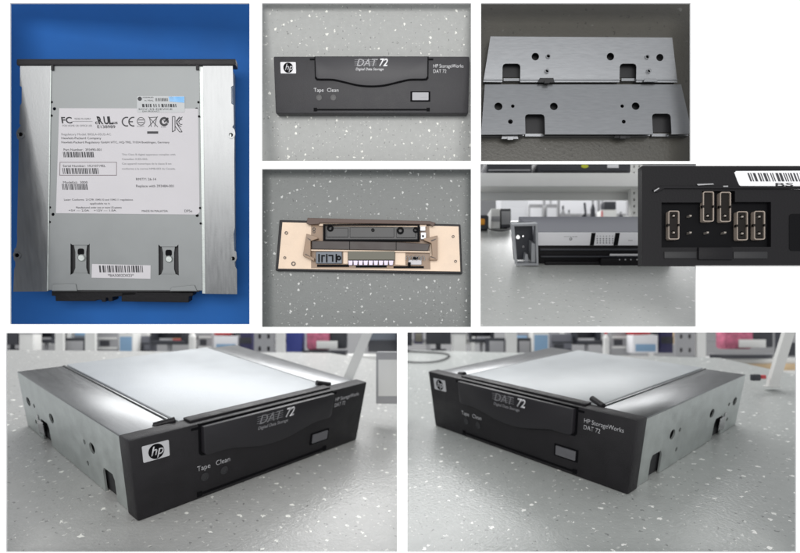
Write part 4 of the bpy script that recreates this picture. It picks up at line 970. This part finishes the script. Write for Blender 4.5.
    t, w, h = bg('shelving_unit', 'long open shelving unit with dark shelves and pale frame ' + where, 'shelving', u0, u1, 312, 362, far)
    part(t, 'frame', 'offw', (-w / 2, w / 2, .18, .2, h * .34, h * .40)); part(t, 'shelf', 'midgrey', (-w / 2, w / 2, 0, .2, h * .40, h * .46)); part(t, 'shelf', 'charcoal', (-w / 2, w / 2, 0, .2, h * .70, h * .75))
    for q in range(7):
        x = -w / 2 + (q + .5) * w / 7; part(t, 'upright', 'offw' if q % 2 else 'midgrey', (x, x + .03, -.01, .02, 0, h))
    words_ = ['smoke grey', 'dull black', 'dusty white', 'pale lilac', 'dark navy', 'faded red', 'light blue', 'olive', 'warm beige', 'slate']
    mats_ = ['midgrey', 'charcoal', 'offw', 'grey', 'navy', 'red', 'skyb', 'olive', 'wood', 'module']
    for q in range(10):
        u = u0 + (q + .3 + .4 * rnd.random()) * (u1 - u0) / 10; wd = rnd.uniform(7, 15)
        k_ = (q * 3 + side * 4) % 10
        bg_case(words_[k_] + ' box on the long open shelving ' + where, 'box', 'storage_box', u, u + wd, rnd.uniform(329, 335), 344, far - .03, mats_[k_], mats_[(k_ + 3) % 10], .1, q % 3)
    for q in range(4):
        u = u0 + (q + .35 + .3 * rnd.random()) * (u1 - u0) / 4; bm = bmesh.new()
        pts = [Vector((wx(u + a, Z + .2), Z - .8, wz(v, Z + .2))) for a, v in ((0, 318), (2 + 4 * rnd.random(), 332), (-3, 342), (3 * rnd.random(), 350), (8, 353))]
        tube(bm, smooth_curve(pts, 6), .007)
        tag(obj('hanging_cable', bm, MT['cable'], smooth=True), ['first', 'second', 'third', 'fourth'][q] + ' black hanging cable from the left ' + where, 'cable', 'cables hanging in the workshop')
    t, w, h = bg('workbench', 'white workbench with pale wooden edge ' + where, 'workbench', *bench)
    part(t, 'top', 'offw', (-w / 2, w / 2, 0, .35, 0, h)); wz0 = -(wood[3] - bench[3]) / F * wood[4]
    part(t, 'wood_edge', 'wood', (-w / 2 + .004, w / 2, -.012, -.002, wz0, -0.001))
    part(t, 'leg', 'offw', (w * .3, w * .36, .1, .14, -.5, -.001)); part(t, 'leg', 'offw', (-w * .4, -w * .34, .1, .14, -.5, -.001))
room(0, 0); room(0, 1)

# ------------------------------------------------------------------ light
world = bpy.data.worlds.new('World'); S.world = world; world.use_nodes = True
world.node_tree.nodes['Background'].inputs[0].default_value = (0.97, 0.985, 1.0, 1); world.node_tree.nodes['Background'].inputs[1].default_value = 0.7
def area(name, loc, target, sx, sy, power, col=(1, 1, 1)):
    l = bpy.data.lights.new(name, 'AREA'); l.shape = 'RECTANGLE'; l.size = sx; l.size_y = sy; l.energy = power; l.color = col
    o = bpy.data.objects.new(name, l); COL.objects.link(o); o.location = loc
    o.rotation_euler = (Vector(target) - Vector(loc)).to_track_quat('-Z', 'Y').to_euler(); return o
area('front_key_lamp', (0.1, -3.4, CZ + 0.55), (0, 0, CZ), 3.4, 1.5, 86, (1, 0.985, 0.96))  # unseen key lamp added behind the camera to light the wall white
area('background_fill_lamp', (0, 2.6, CZ + 1.7), (0, 2.6, CZ - 0.3), 4.2, 1.2, 110)  # unseen lamp added over the background things to brighten them
area('worktop_fill_lamp', (0, 1.0, CZ + 1.4), (0, 0.75, CZ), 2.8, 0.5, 7)  # unseen lamp added behind the wall to brighten the worktops and lids

# ------------------------------------------------------------------ camera
cam = bpy.data.cameras.new('camera'); co = bpy.data.objects.new('camera', cam); COL.objects.link(co)
co.location = (0, -1.0, CZ); co.rotation_euler = (math.radians(90), 0, 0)
cam.sensor_width = 36.0; cam.lens = 36.0 * F / 800.0
cam.shift_x = 0.0; cam.shift_y = (CV - 276.5625) / 800.0
cam.clip_start = 0.05; cam.clip_end = 60
cam.dof.use_dof = True; cam.dof.focus_distance = 1.10; cam.dof.aperture_fstop = cam.lens / 9.0
S.camera = co
S.view_settings.view_transform = 'Standard'; S.view_settings.look = 'None'; S.view_settings.exposure = 0; S.view_settings.gamma = 1
S.cycles.use_denoising = True
S.cycles.max_bounces = 8
